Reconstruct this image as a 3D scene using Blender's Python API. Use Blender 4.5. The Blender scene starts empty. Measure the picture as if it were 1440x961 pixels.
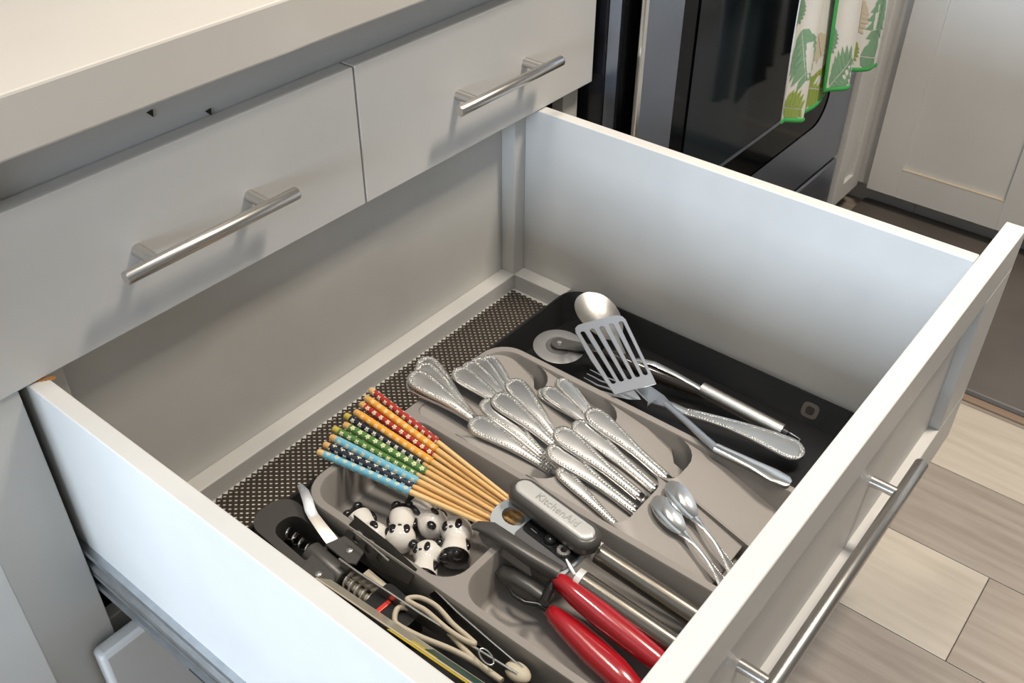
import bpy, bmesh, math, random
from mathutils import Vector, Matrix
random.seed(7)
S = bpy.context.scene
COL = S.collection
V = Vector
R = math.radians

# ---------------------------------------------------------------- camera, world, lights, exposure
# world axes: x along the cabinet run, y into the cabinets, z up; z = 0 is the rim of the open drawer, the floor is z = -0.65
FPX = 1380.36
CAM = V((-0.26096, -0.73472, 0.56))
YAW, PITCH, ROLL = R(51.29914806), R(37.92113577), R(-0.37504708)
cf = V((math.cos(PITCH) * math.sin(YAW), math.cos(PITCH) * math.cos(YAW), -math.sin(PITCH)))
cr = V((math.cos(YAW), -math.sin(YAW), 0))
cd = cf.cross(cr)
CR = math.cos(ROLL) * cr + math.sin(ROLL) * cd
CD = -math.sin(ROLL) * cr + math.cos(ROLL) * cd
CF = cf
cam = bpy.data.cameras.new('camera')
cam.sensor_fit = 'HORIZONTAL'
cam.sensor_width = 36
cam.lens = FPX / 1440 * 36
cam.clip_start = 0.02
camo = bpy.data.objects.new('camera', cam)
m = Matrix((CR, -CD, -CF)).transposed().to_4x4()
m.translation = CAM
camo.matrix_world = m
COL.objects.link(camo)
S.camera = camo

w = bpy.data.worlds.new('sky')
S.world = w
w.use_nodes = True
bg = w.node_tree.nodes['Background']
bg.inputs[0].default_value = (0.62, 0.78, 1.0, 1)
bg.inputs[1].default_value = 2.2


def area(name, loc, target, sx, sy, power, col, spread=180):
    l = bpy.data.lights.new(name, 'AREA')
    l.shape = 'RECTANGLE'
    l.size, l.size_y = sx, sy
    l.energy = power
    l.color = col
    l.spread = R(spread)
    o = bpy.data.objects.new(name, l)
    o.location = loc
    o.rotation_euler = (V(target) - V(loc)).to_track_quat('-Z', 'Y').to_euler()
    COL.objects.link(o)
    return o


area('window_daylight', (-2.62, -0.18, 0.46), (0.5, -0.30, 0.0), 1.35, 0.58, 104, (0.68, 0.82, 1.0))
area('ceiling_lamp_light', (1.05, -0.90, 1.74), (1.05, -0.90, 0), 0.30, 0.30, 15.5, (1.0, 0.895, 0.77), 110)
area('ceiling_lamp_light', (0.35, -0.25, 1.74), (0.35, -0.25, 0), 0.30, 0.30, 4.5, (1.0, 0.895, 0.77), 95)
S.view_settings.view_transform = 'Standard'
S.view_settings.look = 'None'
S.view_settings.gamma = 1
S.view_settings.exposure = 0.16
S.view_settings.use_curve_mapping = False


# ---------------------------------------------------------------- helpers
def ray(u, v):
    return CR * ((u - 720) / FPX) + CD * ((v - 480.5) / FPX) + CF


def at(u, v, z):
    """point of the picture (1440x961) on the level z"""
    d = ray(u, v)
    return CAM + d * ((z - CAM.z) / d.z)


def aty(u, v, y):
    d = ray(u, v)
    return CAM + d * ((y - CAM.y) / d.y)


MW = {}


def thing(name, label, cat, M=None, group=None):
    o = bpy.data.objects.new(name, None)
    o.empty_display_size = 0.02
    COL.objects.link(o)
    M = M or Matrix()
    o.matrix_world = M
    MW[o.name] = M.copy()
    tag(o, label, cat, group)
    return o


def tag(o, label, cat, group=None):
    o['label'] = label
    o['category'] = cat
    if group:
        o['group'] = group
    return o


def dup(root, M, label, group=None):
    r = root.copy()
    COL.objects.link(r)
    r.matrix_world = M
    r['label'] = label
    if group:
        r['group'] = group
    for ch in list(root.children):
        c = ch.copy()
        COL.objects.link(c)
        c.parent = r
        for g in list(ch.children):
            d = g.copy()
            COL.objects.link(d)
            d.parent = c
    return r


def frame(p, q, up=(0, 0, 1), roll=0):
    """local x runs from p to q, local z is as near to up as it can be"""
    x = (V(q) - V(p)).normalized()
    y = V(up).cross(x).normalized()
    z = x.cross(y)
    M = Matrix((x, y, z)).transposed().to_4x4()
    M.translation = V(p)
    return M @ Matrix.Rotation(roll, 4, 'X')


class MB:
    def __init__(self):
        self.v, self.f, self.uv = [], [], {}

    def add(self, vs, fs):
        b = len(self.v)
        self.v += [V(p) for p in vs]
        self.f += [tuple(b + i for i in f) for f in fs]
        return b

    def box(self, lo, hi, M=None):
        (a, b, c), (d, e, f) = lo, hi
        vs = [V(p) for p in ((a, b, c), (d, b, c), (d, e, c), (a, e, c), (a, b, f), (d, b, f), (d, e, f), (a, e, f))]
        if M:
            vs = [M @ p for p in vs]
        self.add(vs, [(0, 3, 2, 1), (4, 5, 6, 7), (0, 1, 5, 4), (1, 2, 6, 5), (2, 3, 7, 6), (3, 0, 4, 7)])
        return self

    def loft(self, rings, caps=True, closed=True, loop=False):
        n = len(rings[0])
        b = self.add([p for r in rings for p in r], [])
        k = len(rings)
        for i in range(k if loop else k - 1):
            i2 = (i + 1) % k
            for j in range(n if closed else n - 1):
                j2 = (j + 1) % n
                self.f.append((b + i * n + j, b + i * n + j2, b + i2 * n + j2, b + i2 * n + j))
        if caps and not loop:
            self.f.append(tuple(b + j for j in reversed(range(n))))
            self.f.append(tuple(b + (k - 1) * n + j for j in range(n)))
        return self

    def sweep(self, pts, wh, n=12, up=(0, 0, 1), power=2.0, caps=True, loop=False):
        pts = [V(p) for p in pts]
        k = len(pts)
        if not isinstance(wh, list):
            wh = [wh] * k
        rings = []
        for i, p in enumerate(pts):
            if loop:
                d = pts[(i + 1) % k] - pts[i - 1]
            else:
                d = pts[min(i + 1, k - 1)] - pts[max(i - 1, 0)]
            d.normalize()
            s = d.cross(V(up))
            if s.length < 1e-4:
                s = d.cross(V((1, 0, 0)))
            s.normalize()
            u = s.cross(d)
            a, h = wh[i] if isinstance(wh[i], tuple) else (wh[i], wh[i])
            r = []
            for j in range(n):
                t = 2 * math.pi * (j + 0.5) / n
                c, q = math.cos(t), math.sin(t)
                c = math.copysign(abs(c) ** (2 / power), c)
                q = math.copysign(abs(q) ** (2 / power), q)
                r.append(p + s * (a * c) + u * (h * q))
            rings.append(r)
        return self.loft(rings, caps, True, loop)

    def lathe(self, prof, n=20, M=None):
        """profile (x, radius) turned about the local x axis"""
        M = M or Matrix()
        self.loft([[M @ V((x, r * math.cos(2 * math.pi * j / n), r * math.sin(2 * math.pi * j / n))) for j in range(n)] for x, r in prof])
        return self

    def ell(self, c, r, M=None, n=12, m=8):
        M = M or Matrix()
        rings = []
        for i in range(m + 1):
            a = -math.pi / 2 + math.pi * i / m
            k = max(math.cos(a), 0.02)
            rings.append([M @ V((c[0] + r[0] * math.sin(a), c[1] + r[1] * k * math.cos(2 * math.pi * j / n), c[2] + r[2] * k * math.sin(2 * math.pi * j / n))) for j in range(n)])
        return self.loft(rings)

    def plate(self, outer, holes, z0, z1, M=None):
        """flat plate of outline outer (x, y) with holes, from z0 to z1"""
        M = M or Matrix()
        bm = bmesh.new()
        ed = []
        for lp in [outer] + list(holes):
            vs = [bm.verts.new((x, y, z0)) for x, y in lp]
            for i in range(len(vs)):
                ed.append(bm.edges.new((vs[i], vs[(i + 1) % len(vs)])))
        bmesh.ops.triangle_fill(bm, edges=ed, use_beauty=True, normal=(0, 0, 1))
        if z1 > z0:
            bmesh.ops.recalc_face_normals(bm, faces=bm.faces)
            g = bmesh.ops.extrude_face_region(bm, geom=list(bm.faces))
            for e in g['geom']:
                if isinstance(e, bmesh.types.BMVert):
                    e.co.z = z1
        bm.verts.index_update()
        self.add([M @ v.co for v in bm.verts], [tuple(v.index for v in f.verts) for f in bm.faces])
        bm.free()
        return self

    def build(self, name, mat, parent=None, smooth=40, bevel=0, seg=2, world=False, kind=None, label=None, fix=True):
        vs = self.v
        if world and parent is not None:
            mi = MW[parent.name].inverted()
            vs = [mi @ p for p in vs]
        me = bpy.data.meshes.new(name)
        me.from_pydata([tuple(p) for p in vs], [], self.f)
        if fix:
            bm = bmesh.new()
            bm.from_mesh(me)
            bmesh.ops.recalc_face_normals(bm, faces=bm.faces)
            bm.to_mesh(me)
            bm.free()
        me.materials.append(mat)
        if smooth:
            me.polygons.foreach_set('use_smooth', [True] * len(me.polygons))
            me.set_sharp_from_angle(angle=R(smooth))
        o = bpy.data.objects.new(name, me)
        COL.objects.link(o)
        if parent is not None:
            o.parent = parent
            MW[o.name] = MW[parent.name].copy()
        else:
            MW[o.name] = Matrix()
        if bevel:
            b = o.modifiers.new('bevel', 'BEVEL')
            b.width = bevel
            b.segments = seg
            b.limit_method = 'ANGLE'
            b.angle_limit = R(40)
            b.harden_normals = False
        if kind:
            o['kind'] = kind
        if label:
            o['label'] = label
        return o


def rrect(x0, x1, y0, y1, r, n=6):
    """rounded rectangle, counter-clockwise; r is one radius or four (x0y0, x1y0, x1y1, x0y1)"""
    r = r if isinstance(r, (tuple, list)) else (r,) * 4
    pts = []
    for (cx, cy, a), q in zip(((x0, y0, 180), (x1, y0, 270), (x1, y1, 0), (x0, y1, 90)), r):
        ox = cx + q if cx == x0 else cx - q
        oy = cy + q if cy == y0 else cy - q
        for i in range(n + 1):
            t = R(a + 90 * i / n)
            pts.append((ox + q * math.cos(t), oy + q * math.sin(t)))
    return pts


def xy(pts, z):
    return [V((x, y, z)) for x, y in pts]


# ---------------------------------------------------------------- materials
def mat(name, col, rough=0.5, metal=0.0, coat=0.0, noise=0.0, nscale=8, bump=0.0, bscale=60, stretch=None, spec=0.5, rvar=0.0, col2=None):
    m = bpy.data.materials.new(name)
    m.use_nodes = True
    nt = m.node_tree
    b = nt.nodes['Principled BSDF']
    b.inputs['Base Color'].default_value = (*col, 1)
    b.inputs['Roughness'].default_value = rough
    b.inputs['Metallic'].default_value = metal
    b.inputs['Coat Weight'].default_value = coat
    b.inputs['Coat Roughness'].default_value = 0.08
    b.inputs['Specular IOR Level'].default_value = spec
    if noise or bump or rvar:
        tc = nt.nodes.new('ShaderNodeTexCoord')
        mp = nt.nodes.new('ShaderNodeMapping')
        if stretch:
            mp.inputs['Scale'].default_value = stretch
        nt.links.new(tc.outputs['Object'], mp.inputs[0])
    if noise:
        n = nt.nodes.new('ShaderNodeTexNoise')
        n.inputs['Scale'].default_value = nscale
        n.inputs['Detail'].default_value = 5
        nt.links.new(mp.outputs[0], n.inputs[0])
        mx = nt.nodes.new('ShaderNodeMix')
        mx.data_type = 'RGBA'
        c2 = col2 or tuple(c * (1 - noise) for c in col)
        mx.inputs[6].default_value = (*col, 1)
        mx.inputs[7].default_value = (*c2, 1)
        cr_ = nt.nodes.new('ShaderNodeMapRange')
        cr_.inputs[1].default_value = 0.38
        cr_.inputs[2].default_value = 0.68
        nt.links.new(n.outputs[0], cr_.inputs[0])
        nt.links.new(cr_.outputs[0], mx.inputs[0])
        nt.links.new(mx.outputs[2], b.inputs['Base Color'])
    if rvar:
        n = nt.nodes.new('ShaderNodeTexNoise')
        n.inputs['Scale'].default_value = nscale * 2
        nt.links.new(mp.outputs[0], n.inputs[0])
        mr = nt.nodes.new('ShaderNodeMapRange')
        mr.inputs[3].default_value = max(rough - rvar, 0.02)
        mr.inputs[4].default_value = rough + rvar
        nt.links.new(n.outputs[0], mr.inputs[0])
        nt.links.new(mr.outputs[0], b.inputs['Roughness'])
    if bump:
        n = nt.nodes.new('ShaderNodeTexNoise')
        n.inputs['Scale'].default_value = bscale
        n.inputs['Detail'].default_value = 3
        nt.links.new(mp.outputs[0], n.inputs[0])
        bp = nt.nodes.new('ShaderNodeBump')
        bp.inputs['Strength'].default_value = bump
        bp.inputs['Distance'].default_value = 0.002
        nt.links.new(n.outputs[0], bp.inputs['Height'])
        nt.links.new(bp.outputs[0], b.inputs['Normal'])
    return m


PAINT = mat('white_cabinet_paint', (0.66, 0.645, 0.615), 0.42, noise=0.05, nscale=5, bump=0.12, bscale=45)
PAINT_IN = mat('drawer_inside_paint', (0.64, 0.625, 0.59), 0.45, noise=0.08, nscale=7, bump=0.15, bscale=35)
WALLP = mat('wall_paint', (0.36, 0.33, 0.29), 0.8)
CEIL = mat('ceiling_paint', (0.78, 0.76, 0.72), 0.9)
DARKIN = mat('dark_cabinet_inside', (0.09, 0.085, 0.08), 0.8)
STEEL = mat('brushed_steel', (0.66, 0.63, 0.59), 0.3, 1.0, noise=0.12, nscale=30, stretch=(2, 40, 40), rvar=0.06)
CHROME = mat('polished_steel', (0.82, 0.81, 0.79), 0.14, 1.0, rvar=0.05, nscale=12)
CUTLERY = mat('satin_cutlery_steel', (0.74, 0.735, 0.72), 0.24, 1.0, rvar=0.05, nscale=12)
BEAD = mat('polished_beads', (0.80, 0.79, 0.76), 0.12, 1.0)
SATIN = mat('satin_steel', (0.58, 0.61, 0.66), 0.34, 1.0)
RAIL = mat('zinc_rail', (0.60, 0.63, 0.66), 0.35, 1.0, noise=0.15, nscale=60)
WHEEL = mat('dull_cutter_steel', (0.50, 0.48, 0.46), 0.42, 1.0, noise=0.1, nscale=20)
BLACKP = mat('black_tray_plastic', (0.010, 0.010, 0.0105), 0.36, bump=0.05, bscale=200, spec=0.35)
GREYP = mat('grey_tray_plastic', (0.262, 0.242, 0.222), 0.46, bump=0.05, bscale=250)
LINER = mat('brown_liner_rubber', (0.066, 0.051, 0.036), 0.40)
DKGREY = mat('dark_grey_plastic', (0.060, 0.057, 0.053), 0.33)
MIDGREY = mat('mid_grey_plastic', (0.085, 0.085, 0.087), 0.45)
LTGREY = mat('light_grey_plastic', (0.40, 0.43, 0.45), 0.35)
BLACKM = mat('black_steel', (0.012, 0.012, 0.013), 0.22)
TAUPE = mat('taupe_metal_handle', (0.155, 0.14, 0.118), 0.25, 0.75, rvar=0.05, nscale=20)
WHITEM = mat('white_collar', (0.72, 0.70, 0.68), 0.3, 0.2)
RED = mat('glossy_red_plastic', (0.36, 0.008, 0.015), 0.2, coat=0.5)
REDP = mat('bright_red_plastic', (0.65, 0.03, 0.02), 0.35)
CERW = mat('white_glazed_ceramic', (0.74, 0.71, 0.66), 0.1, coat=0.6)
CERB = mat('black_glazed_ceramic', (0.006, 0.005, 0.006), 0.07, coat=0.6)
BAMBOO = mat('bamboo', (0.74, 0.46, 0.18), 0.42, noise=0.35, nscale=14, stretch=(1.5, 40, 40), col2=(0.63, 0.35, 0.12))
BAMBOO2 = mat('pale_bamboo', (0.78, 0.55, 0.27), 0.42, noise=0.3, nscale=14, stretch=(1.5, 40, 40), col2=(0.69, 0.43, 0.17))
BAMEND = mat('yellow_stained_bamboo', (0.50, 0.40, 0.07), 0.5)
QUARTZ = mat('white_quartz', (0.72, 0.67, 0.595), 0.16, noise=0.12, nscale=2.6, col2=(0.65, 0.60, 0.54))
OVENS = mat('slate_stainless', (0.34, 0.375, 0.45), 0.36, 1.0, noise=0.08, nscale=30, stretch=(60, 60, 2))
OVENB = mat('black_enamel', (0.008, 0.008, 0.012), 0.16, bump=0.1, bscale=30)
GLASS = mat('black_oven_glass', (0.004, 0.0045, 0.006), 0.10, spec=0.12)
GLASS2 = mat('oven_glass_window', (0.016, 0.022, 0.027), 0.10, spec=0.16)
TOWEL = mat('white_cotton', (0.80, 0.78, 0.72), 0.9, bump=0.25, bscale=500)
HEM = mat('green_hem', (0.05, 0.36, 0.08), 0.9)
LEAF1 = mat('sage_leaf_print', (0.22, 0.40, 0.24), 0.9)
LEAF2 = mat('olive_leaf_print', (0.30, 0.40, 0.08), 0.9)
LEAF3 = mat('beige_leaf_print', (0.66, 0.58, 0.42), 0.9)
MATF = mat('grey_rubber_mat', (0.105, 0.092, 0.08), 0.38, noise=0.15, nscale=9)
MATEDGE = mat('brown_mat_edge', (0.23, 0.16, 0.11), 0.6)
BEIGER = mat('beige_rubber', (0.50, 0.44, 0.34), 0.5)
BEIGE = mat('beige_card', (0.52, 0.47, 0.36), 0.6)
GREENPK = mat('dark_green_print', (0.015, 0.06, 0.05), 0.3)
YELPK = mat('yellow_print', (0.62, 0.46, 0.02), 0.4)
SLEEVEP = mat('clear_dull_sleeve', (0.33, 0.31, 0.25), 0.3)
WHITEP = mat('white_plastic', (0.78, 0.78, 0.78), 0.35)
CHIP = mat('bare_chipped_wood', (0.30, 0.13, 0.03), 0.8)
WORN = mat('worn_beige_edge', (0.52, 0.44, 0.34), 0.6)
CHIP_SHADE = mat('dark_chip_and_gap_shade', (0.03, 0.025, 0.02), 0.9)  # paint chips; also painted shade for rail slots and the oven drawer gap
DULLBROWN = mat('dull_brown', (0.10, 0.085, 0.07), 0.5)
DEEPBROWN = mat('deep_brown', (0.02, 0.012, 0.008), 0.4)


def plank_mat(name, a, b):
    return mat(name, a, 0.42, noise=0.4, nscale=5, stretch=(14, 1.1, 1), col2=b, bump=0.12, bscale=20)


PLANKS = [plank_mat('light_oak_vinyl', (0.47, 0.415, 0.34), (0.41, 0.355, 0.285)),
          plank_mat('grey_oak_vinyl', (0.31, 0.265, 0.22), (0.24, 0.20, 0.165)),
          plank_mat('brown_oak_vinyl', (0.285, 0.235, 0.19), (0.35, 0.30, 0.25))]


def flower_mat(name, base, petal, heart):
    """sleeve print: five-petalled blossoms over the uv sheet (u round the stick, v along it)"""
    m = bpy.data.materials.new(name)
    m.use_nodes = True
    nt = m.node_tree
    b = nt.nodes['Principled BSDF']
    b.inputs['Roughness'].default_value = 0.4

    def M(op, *a):
        n = nt.nodes.new('ShaderNodeMath')
        n.operation = op
        for i, x in enumerate(a):
            if isinstance(x, (int, float)):
                n.inputs[i].default_value = x
            else:
                nt.links.new(x, n.inputs[i])
        return n.outputs[0]
    uv = nt.nodes.new('ShaderNodeUVMap')
    sp = nt.nodes.new('ShaderNodeSeparateXYZ')
    nt.links.new(uv.outputs[0], sp.inputs[0])
    u = M('MULTIPLY', sp.outputs[0], 3.0)
    vv = M('MULTIPLY', sp.outputs[1], 10.0)
    odd = M('MODULO', M('FLOOR', u), 2.0)
    vv = M('ADD', vv, M('MULTIPLY', odd, 0.5))
    fx = M('SUBTRACT', M('FRACT', u), 0.5)
    fy = M('MULTIPLY', M('SUBTRACT', M('FRACT', vv), 0.5), 1.35)
    r = M('SQRT', M('ADD', M('MULTIPLY', fx, fx), M('MULTIPLY', fy, fy)))
    an = M('ARCTAN2', fy, fx)
    pet = M('ADD', M('MULTIPLY', M('ABSOLUTE', M('COSINE', M('MULTIPLY', an, 2.5))), 0.21), 0.17)
    isf = M('LESS_THAN', r, pet)
    ish = M('LESS_THAN', r, 0.09)

    def mix(f, a, c):
        n = nt.nodes.new('ShaderNodeMix')
        n.data_type = 'RGBA'
        nt.links.new(f, n.inputs[0])
        for i, x in ((6, a), (7, c)):
            if isinstance(x, tuple):
                n.inputs[i].default_value = (*x, 1)
            else:
                nt.links.new(x, n.inputs[i])
        return n.outputs[2]
    c = mix(isf, base, petal)
    c = mix(ish, c, heart)
    nt.links.new(c, b.inputs['Base Color'])
    return m


SLEEVE = {
    'red': flower_mat('red_flower_print', (0.38, 0.03, 0.025), (0.80, 0.70, 0.50), (0.6, 0.35, 0.1)),
    'orange': flower_mat('orange_flower_print', (0.80, 0.36, 0.04), (0.88, 0.60, 0.34), (0.85, 0.45, 0.10)),
    'navy': flower_mat('navy_flower_print', (0.015, 0.018, 0.035), (0.74, 0.72, 0.58), (0.3, 0.3, 0.2)),
    'green': flower_mat('green_flower_print', (0.09, 0.20, 0.05), (0.72, 0.76, 0.46), (0.3, 0.4, 0.1)),
    'blue': flower_mat('blue_flower_print', (0.16, 0.46, 0.62), (0.58, 0.60, 0.50), (0.55, 0.5, 0.25)),
}


# ---------------------------------------------------------------- room shell
def structure(name, mb, mt, **k):
    o = mb.build(name, mt, smooth=0, **k)
    o['kind'] = 'structure'
    return o


FZ = -0.65
floor = structure('floor', MB().box((-2.7, -3.3, FZ - 0.06), (2.7, 0.75, FZ - 0.008)), DARKIN)
X0 = 0.767
pm = {}
for c in range(-18, 10):
    x0 = X0 + 0.19 * c
    off = {0: 0.0, 1: 0.52, 2: -0.33, 3: 0.2}.get(c, random.uniform(-0.6, 0.6))
    for k in range(-3, 3):
        y1 = -0.703 + off + 1.22 * (k + 1)
        y0 = y1 - 1.22
        y0, y1 = max(y0, -3.28), min(y1, 0.70)
        if y1 - y0 < 0.02:
            continue
        tone = {(0, 0): 0, (0, -1): 2, (1, 0): 1, (1, -1): 1, (2, 0): 0, (2, -1): 0, (-1, 0): 2, (-1, -1): 1}.get((c, k), random.randrange(3))
        MB().box((x0 + 0.0006, y0 + 0.0006, FZ - 0.008), (x0 + 0.1894, y1 - 0.0006, FZ)).build('plank', PLANKS[tone], floor, smooth=0, bevel=0.0006, seg=1)
structure('wall_back', MB().box((-2.7, 0.66, FZ), (2.7, 0.75, 1.8)), WALLP)
structure('wall_right', MB().box((2.6, -3.3, FZ), (2.7, 0.66, 1.8)), WALLP)
structure('wall_front', MB().box((-2.7, -3.3, FZ), (2.6, -3.2, 1.8)), WALLP)
structure('ceiling', MB().box((-2.7, -3.3, 1.8), (2.7, 0.75, 1.86)), CEIL)
wl = MB().box((-2.7, -3.2, FZ), (-2.58, 0.66, 0.13)).box((-2.7, -3.2, 0.81), (-2.58, 0.66, 1.8))
wl.box((-2.7, -3.2, 0.13), (-2.58, -0.90, 0.81)).box((-2.7, 0.55, 0.13), (-2.58, 0.66, 0.81))
structure('wall_left', wl, WALLP)
wf = MB()
for lo, hi in (((-2.60, -0.90, 0.13), (-2.55, -0.86, 0.81)), ((-2.60, 0.51, 0.13), (-2.55, 0.55, 0.81)), ((-2.60, -0.86, 0.13), (-2.55, 0.51, 0.16)), ((-2.60, -0.86, 0.78), (-2.55, 0.51, 0.81)), ((-2.60, -0.187, 0.16), (-2.56, -0.163, 0.78))):
    wf.box(lo, hi)
structure('window_1', wf, WHITEP)

# ---------------------------------------------------------------- base cabinet
cab = thing('base_cabinet', 'white painted base cabinet behind the open drawer, with two closed upper drawers', 'cabinet')
fr = MB()
fr.box((-0.0975, 0.004, FZ + 0.10), (-0.0255, 0.024, 0.215))                    # left stile
fr.box((0.796, 0.022, FZ + 0.10), (0.8305, 0.042, 0.215))                        # right stile
fr.box((-0.0255, 0.022, 0.150), (0.796, 0.042, 0.215))                          # top rail
fr.box((0.0015, 0.0215, -0.0095), (0.7095, 0.042, 0.020))                         # rail between drawer rows
fr.box((-0.0255, 0.022, -0.40), (0.796, 0.040, -0.345))
fr.build('face_frame', PAINT, cab, smooth=0, bevel=0.001, seg=1)
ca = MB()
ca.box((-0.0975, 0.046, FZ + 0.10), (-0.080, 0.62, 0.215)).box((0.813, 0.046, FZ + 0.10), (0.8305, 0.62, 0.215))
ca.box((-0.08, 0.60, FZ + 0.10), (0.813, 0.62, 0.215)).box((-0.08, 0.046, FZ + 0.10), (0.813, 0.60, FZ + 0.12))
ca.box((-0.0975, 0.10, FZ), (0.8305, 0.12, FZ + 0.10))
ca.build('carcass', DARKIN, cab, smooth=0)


def bar_pull(xa, xb, pa, pb, y, z, ybase, parent, r=0.0062, rp=0.0052, st=STEEL):
    h = MB()
    h.lathe([(xa, r * 0.86), (xa + 0.0012, r), (xb - 0.0012, r), (xb, r * 0.86)], 24, Matrix.Translation((0, y, z)))
    o = h.build('handle', st, parent, label='brushed steel bar handle')
    for p in (pa, pb):
        q = MB()
        M = Matrix.Translation((p, ybase, z)) @ Matrix.Rotation(R(-90), 4, 'Z')
        q.lathe([(0.0, rp * 1.1), (abs(ybase - y) - r * 0.2, rp)], 18, M)
        q.build('handle_post', st, o)
    return o


for nm, x0, x1, hc in (('left', -0.0475, 0.3910, 0.1765), ('right', 0.3935, 0.8320, 0.6150)):
    d = MB().box((x0, 0.0, 0.0015), (x1, 0.0205, 0.1615)).build('drawer', PAINT, cab, smooth=0, bevel=0.0012, label='closed flat white upper drawer on the ' + nm)
    bar_pull(hc - 0.098, hc + 0.098, hc - 0.064, hc + 0.064, -0.032, 0.0775, 0.0, d, 0.0066, 0.0058)
lo = MB().box((-0.0565, -0.022, -0.56), (0.832, 0.0, -0.339)).build('lower_drawer', PAINT, cab, smooth=40, bevel=0.006, seg=3, label='closed lower drawer with rounded edges')
for u, v in ((212, 160), (294, 158)):
    sp = MB()
    p = aty(u, v, 0.021)
    sp.add([p + V((-.0035, 0, .002)), p + V((.003, 0, .003)), p + V((.002, 0, -.004)), p + V((-.0035, .004, .002)), p + V((.003, .004, .003)), p + V((.002, .004, -.004))],
           [(0, 1, 2), (3, 5, 4), (0, 3, 4, 1), (1, 4, 5, 2), (2, 5, 3, 0)])
    sp.build('paint_chip', CHIP_SHADE, cab, smooth=0, label='dark chip in the paint of the top rail')

# neighbouring cabinet at the left edge
nb = thing('side_cabinet', 'white painted cabinet front at the far left edge, beside the open drawer', 'cabinet')
MB().box((-0.60, -0.018, -0.56), (-0.1015, 0.002, 0.162)).build('door', PAINT, nb, smooth=0, bevel=0.0015)
MB().box((-0.60, 0.004, FZ + 0.1), (-0.099, 0.62, 0.21)).build('carcass', PAINT, nb, smooth=0)
MB().box((-0.60, 0.10, FZ), (-0.099, 0.62, FZ + 0.1)).build('toe_kick', PAINT, nb, smooth=0)

ct = MB().box((-0.75, -0.032, 0.2155), (0.836, 0.655, 0.2645)).build('countertop', QUARTZ, smooth=0, bevel=0.0025)
tag(ct, 'white veined quartz countertop above the closed drawers', 'countertop')

# ---------------------------------------------------------------- the open drawer
dr = thing('drawer', 'wide white wooden drawer pulled fully open and filled with kitchen utensils', 'drawer')
ZB = -0.284
XW = 0.7110
MB().box((-0.0172, -0.5725, ZB - 0.012), (0.0, 0.062, 0.0)).build('side_panel', PAINT_IN, dr, smooth=0, bevel=0.0012, label='left side panel')
MB().box((XW, -0.5725, ZB - 0.012), (XW + 0.0172, 0.062, 0.0)).build('side_panel', PAINT_IN, dr, smooth=0, bevel=0.0012, label='right side panel')
MB().box((0.0, 0.046, ZB - 0.012), (XW, 0.062, -0.004)).build('back_panel', PAINT_IN, dr, smooth=0)
MB().box((0.0, -0.5725, ZB - 0.010), (XW, 0.046, ZB)).build('bottom_panel', PAINT_IN, dr, smooth=0)
MB().box((0.0, 0.0215, ZB), (XW, 0.046, -0.258)).build('back_batten', PAINT_IN, dr, smooth=0, bevel=0.0015)
MB().box((XW - 0.0235, -0.066, ZB), (XW, 0.0215, -0.258)).build('side_batten', PAINT_IN, dr, smooth=0, bevel=0.0015)
MB().box((0.0, -0.066, ZB), (0.0235, 0.0215, -0.258)).build('side_batten', PAINT_IN, dr, smooth=0, bevel=0.0015)
MB().box((XW - 0.0235, 0.0225, -0.258), (XW, 0.046, -0.004)).build('corner_post', PAINT_IN, dr, smooth=0, bevel=0.0012)
MB().box((0.0, 0.0225, -0.258), (0.0235, 0.046, -0.004)).build('corner_post', PAINT_IN, dr, smooth=0, bevel=0.0012)
# front: frame and recessed panel
yf, yb, yr = -0.5950, -0.5728, -0.5825
fx0, fx1, fz0, fz1 = -0.062, 0.8175, -0.312, -0.001
rx0, rx1, rz0, rz1 = 0.022, 0.728, -0.240, -0.052
fp = MB()
fp.box((fx0, yf, rz1), (fx1, yb, fz1))
fp.box((fx0, yf, fz0), (fx1, yb, rz0))
fp.box((fx0, yf, rz0), (rx0, yb, rz1))
fp.box((rx1, yf, rz0), (fx1, yb, rz1))
fpo = fp.build('front_panel', PAINT, dr, smooth=0, bevel=0.0008, seg=1, label='raised frame of the drawer front')
MB().box((rx0, yr, rz0), (rx1, yb, rz1)).build('recessed_panel', PAINT, fpo, smooth=0)
bar_pull(0.176, 0.566, 0.236, 0.510, -0.6135, -0.158, yr, dr, 0.0072, 0.0055)
for sx, x0 in ((-1, -0.0172), (1, XW + 0.0172)):
    rl = MB()
    prof = [(0.0, -0.214), (0.0068, -0.214), (0.0068, -0.222), (0.0030, -0.224), (0.0030, -0.236), (0.0068, -0.238), (0.0068, -0.246), (0.0, -0.246)]
    rl.loft([[V((x0 + sx * a, y, b)) for a, b in prof] for y in (0.30, -0.565)])
    ro = rl.build('slide_rail', RAIL, dr, smooth=30, world=True)
    r2 = MB()
    prof = [(0.0, -0.248), (0.0066, -0.248), (0.0066, -0.256), (0.0016, -0.2565), (0.0016, -0.268), (0.0066, -0.269), (0.0066, -0.279), (0.0, -0.279)]
    r2.loft([[V((x0 + sx * a, y, b)) for a, b in prof] for y in (0.30, -0.52)])
    r2.build('lower_rail', RAIL, ro, smooth=30)
    for y in (-0.16, -0.30):
        sl = MB().box((x0 + sx * 0.0064 - 0.0006, y - 0.028, -0.2755), (x0 + sx * 0.0064 + 0.0006, y + 0.012, -0.2725))
        sl.build('rail_slot', CHIP_SHADE, ro, smooth=0)  # dark bar painted in place of the shaded slot opening
ch = MB()
for i in range(5):
    p = V((-0.010 + i * 0.003, 0.004 - i * 0.002, -0.0003))
    ch.ell(p, (0.004, 0.003, 0.0012), None, 6, 4)
ch.build('bare_wood_chip', CHIP, dr, smooth=0, label='chipped orange bare wood at the rim')

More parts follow.
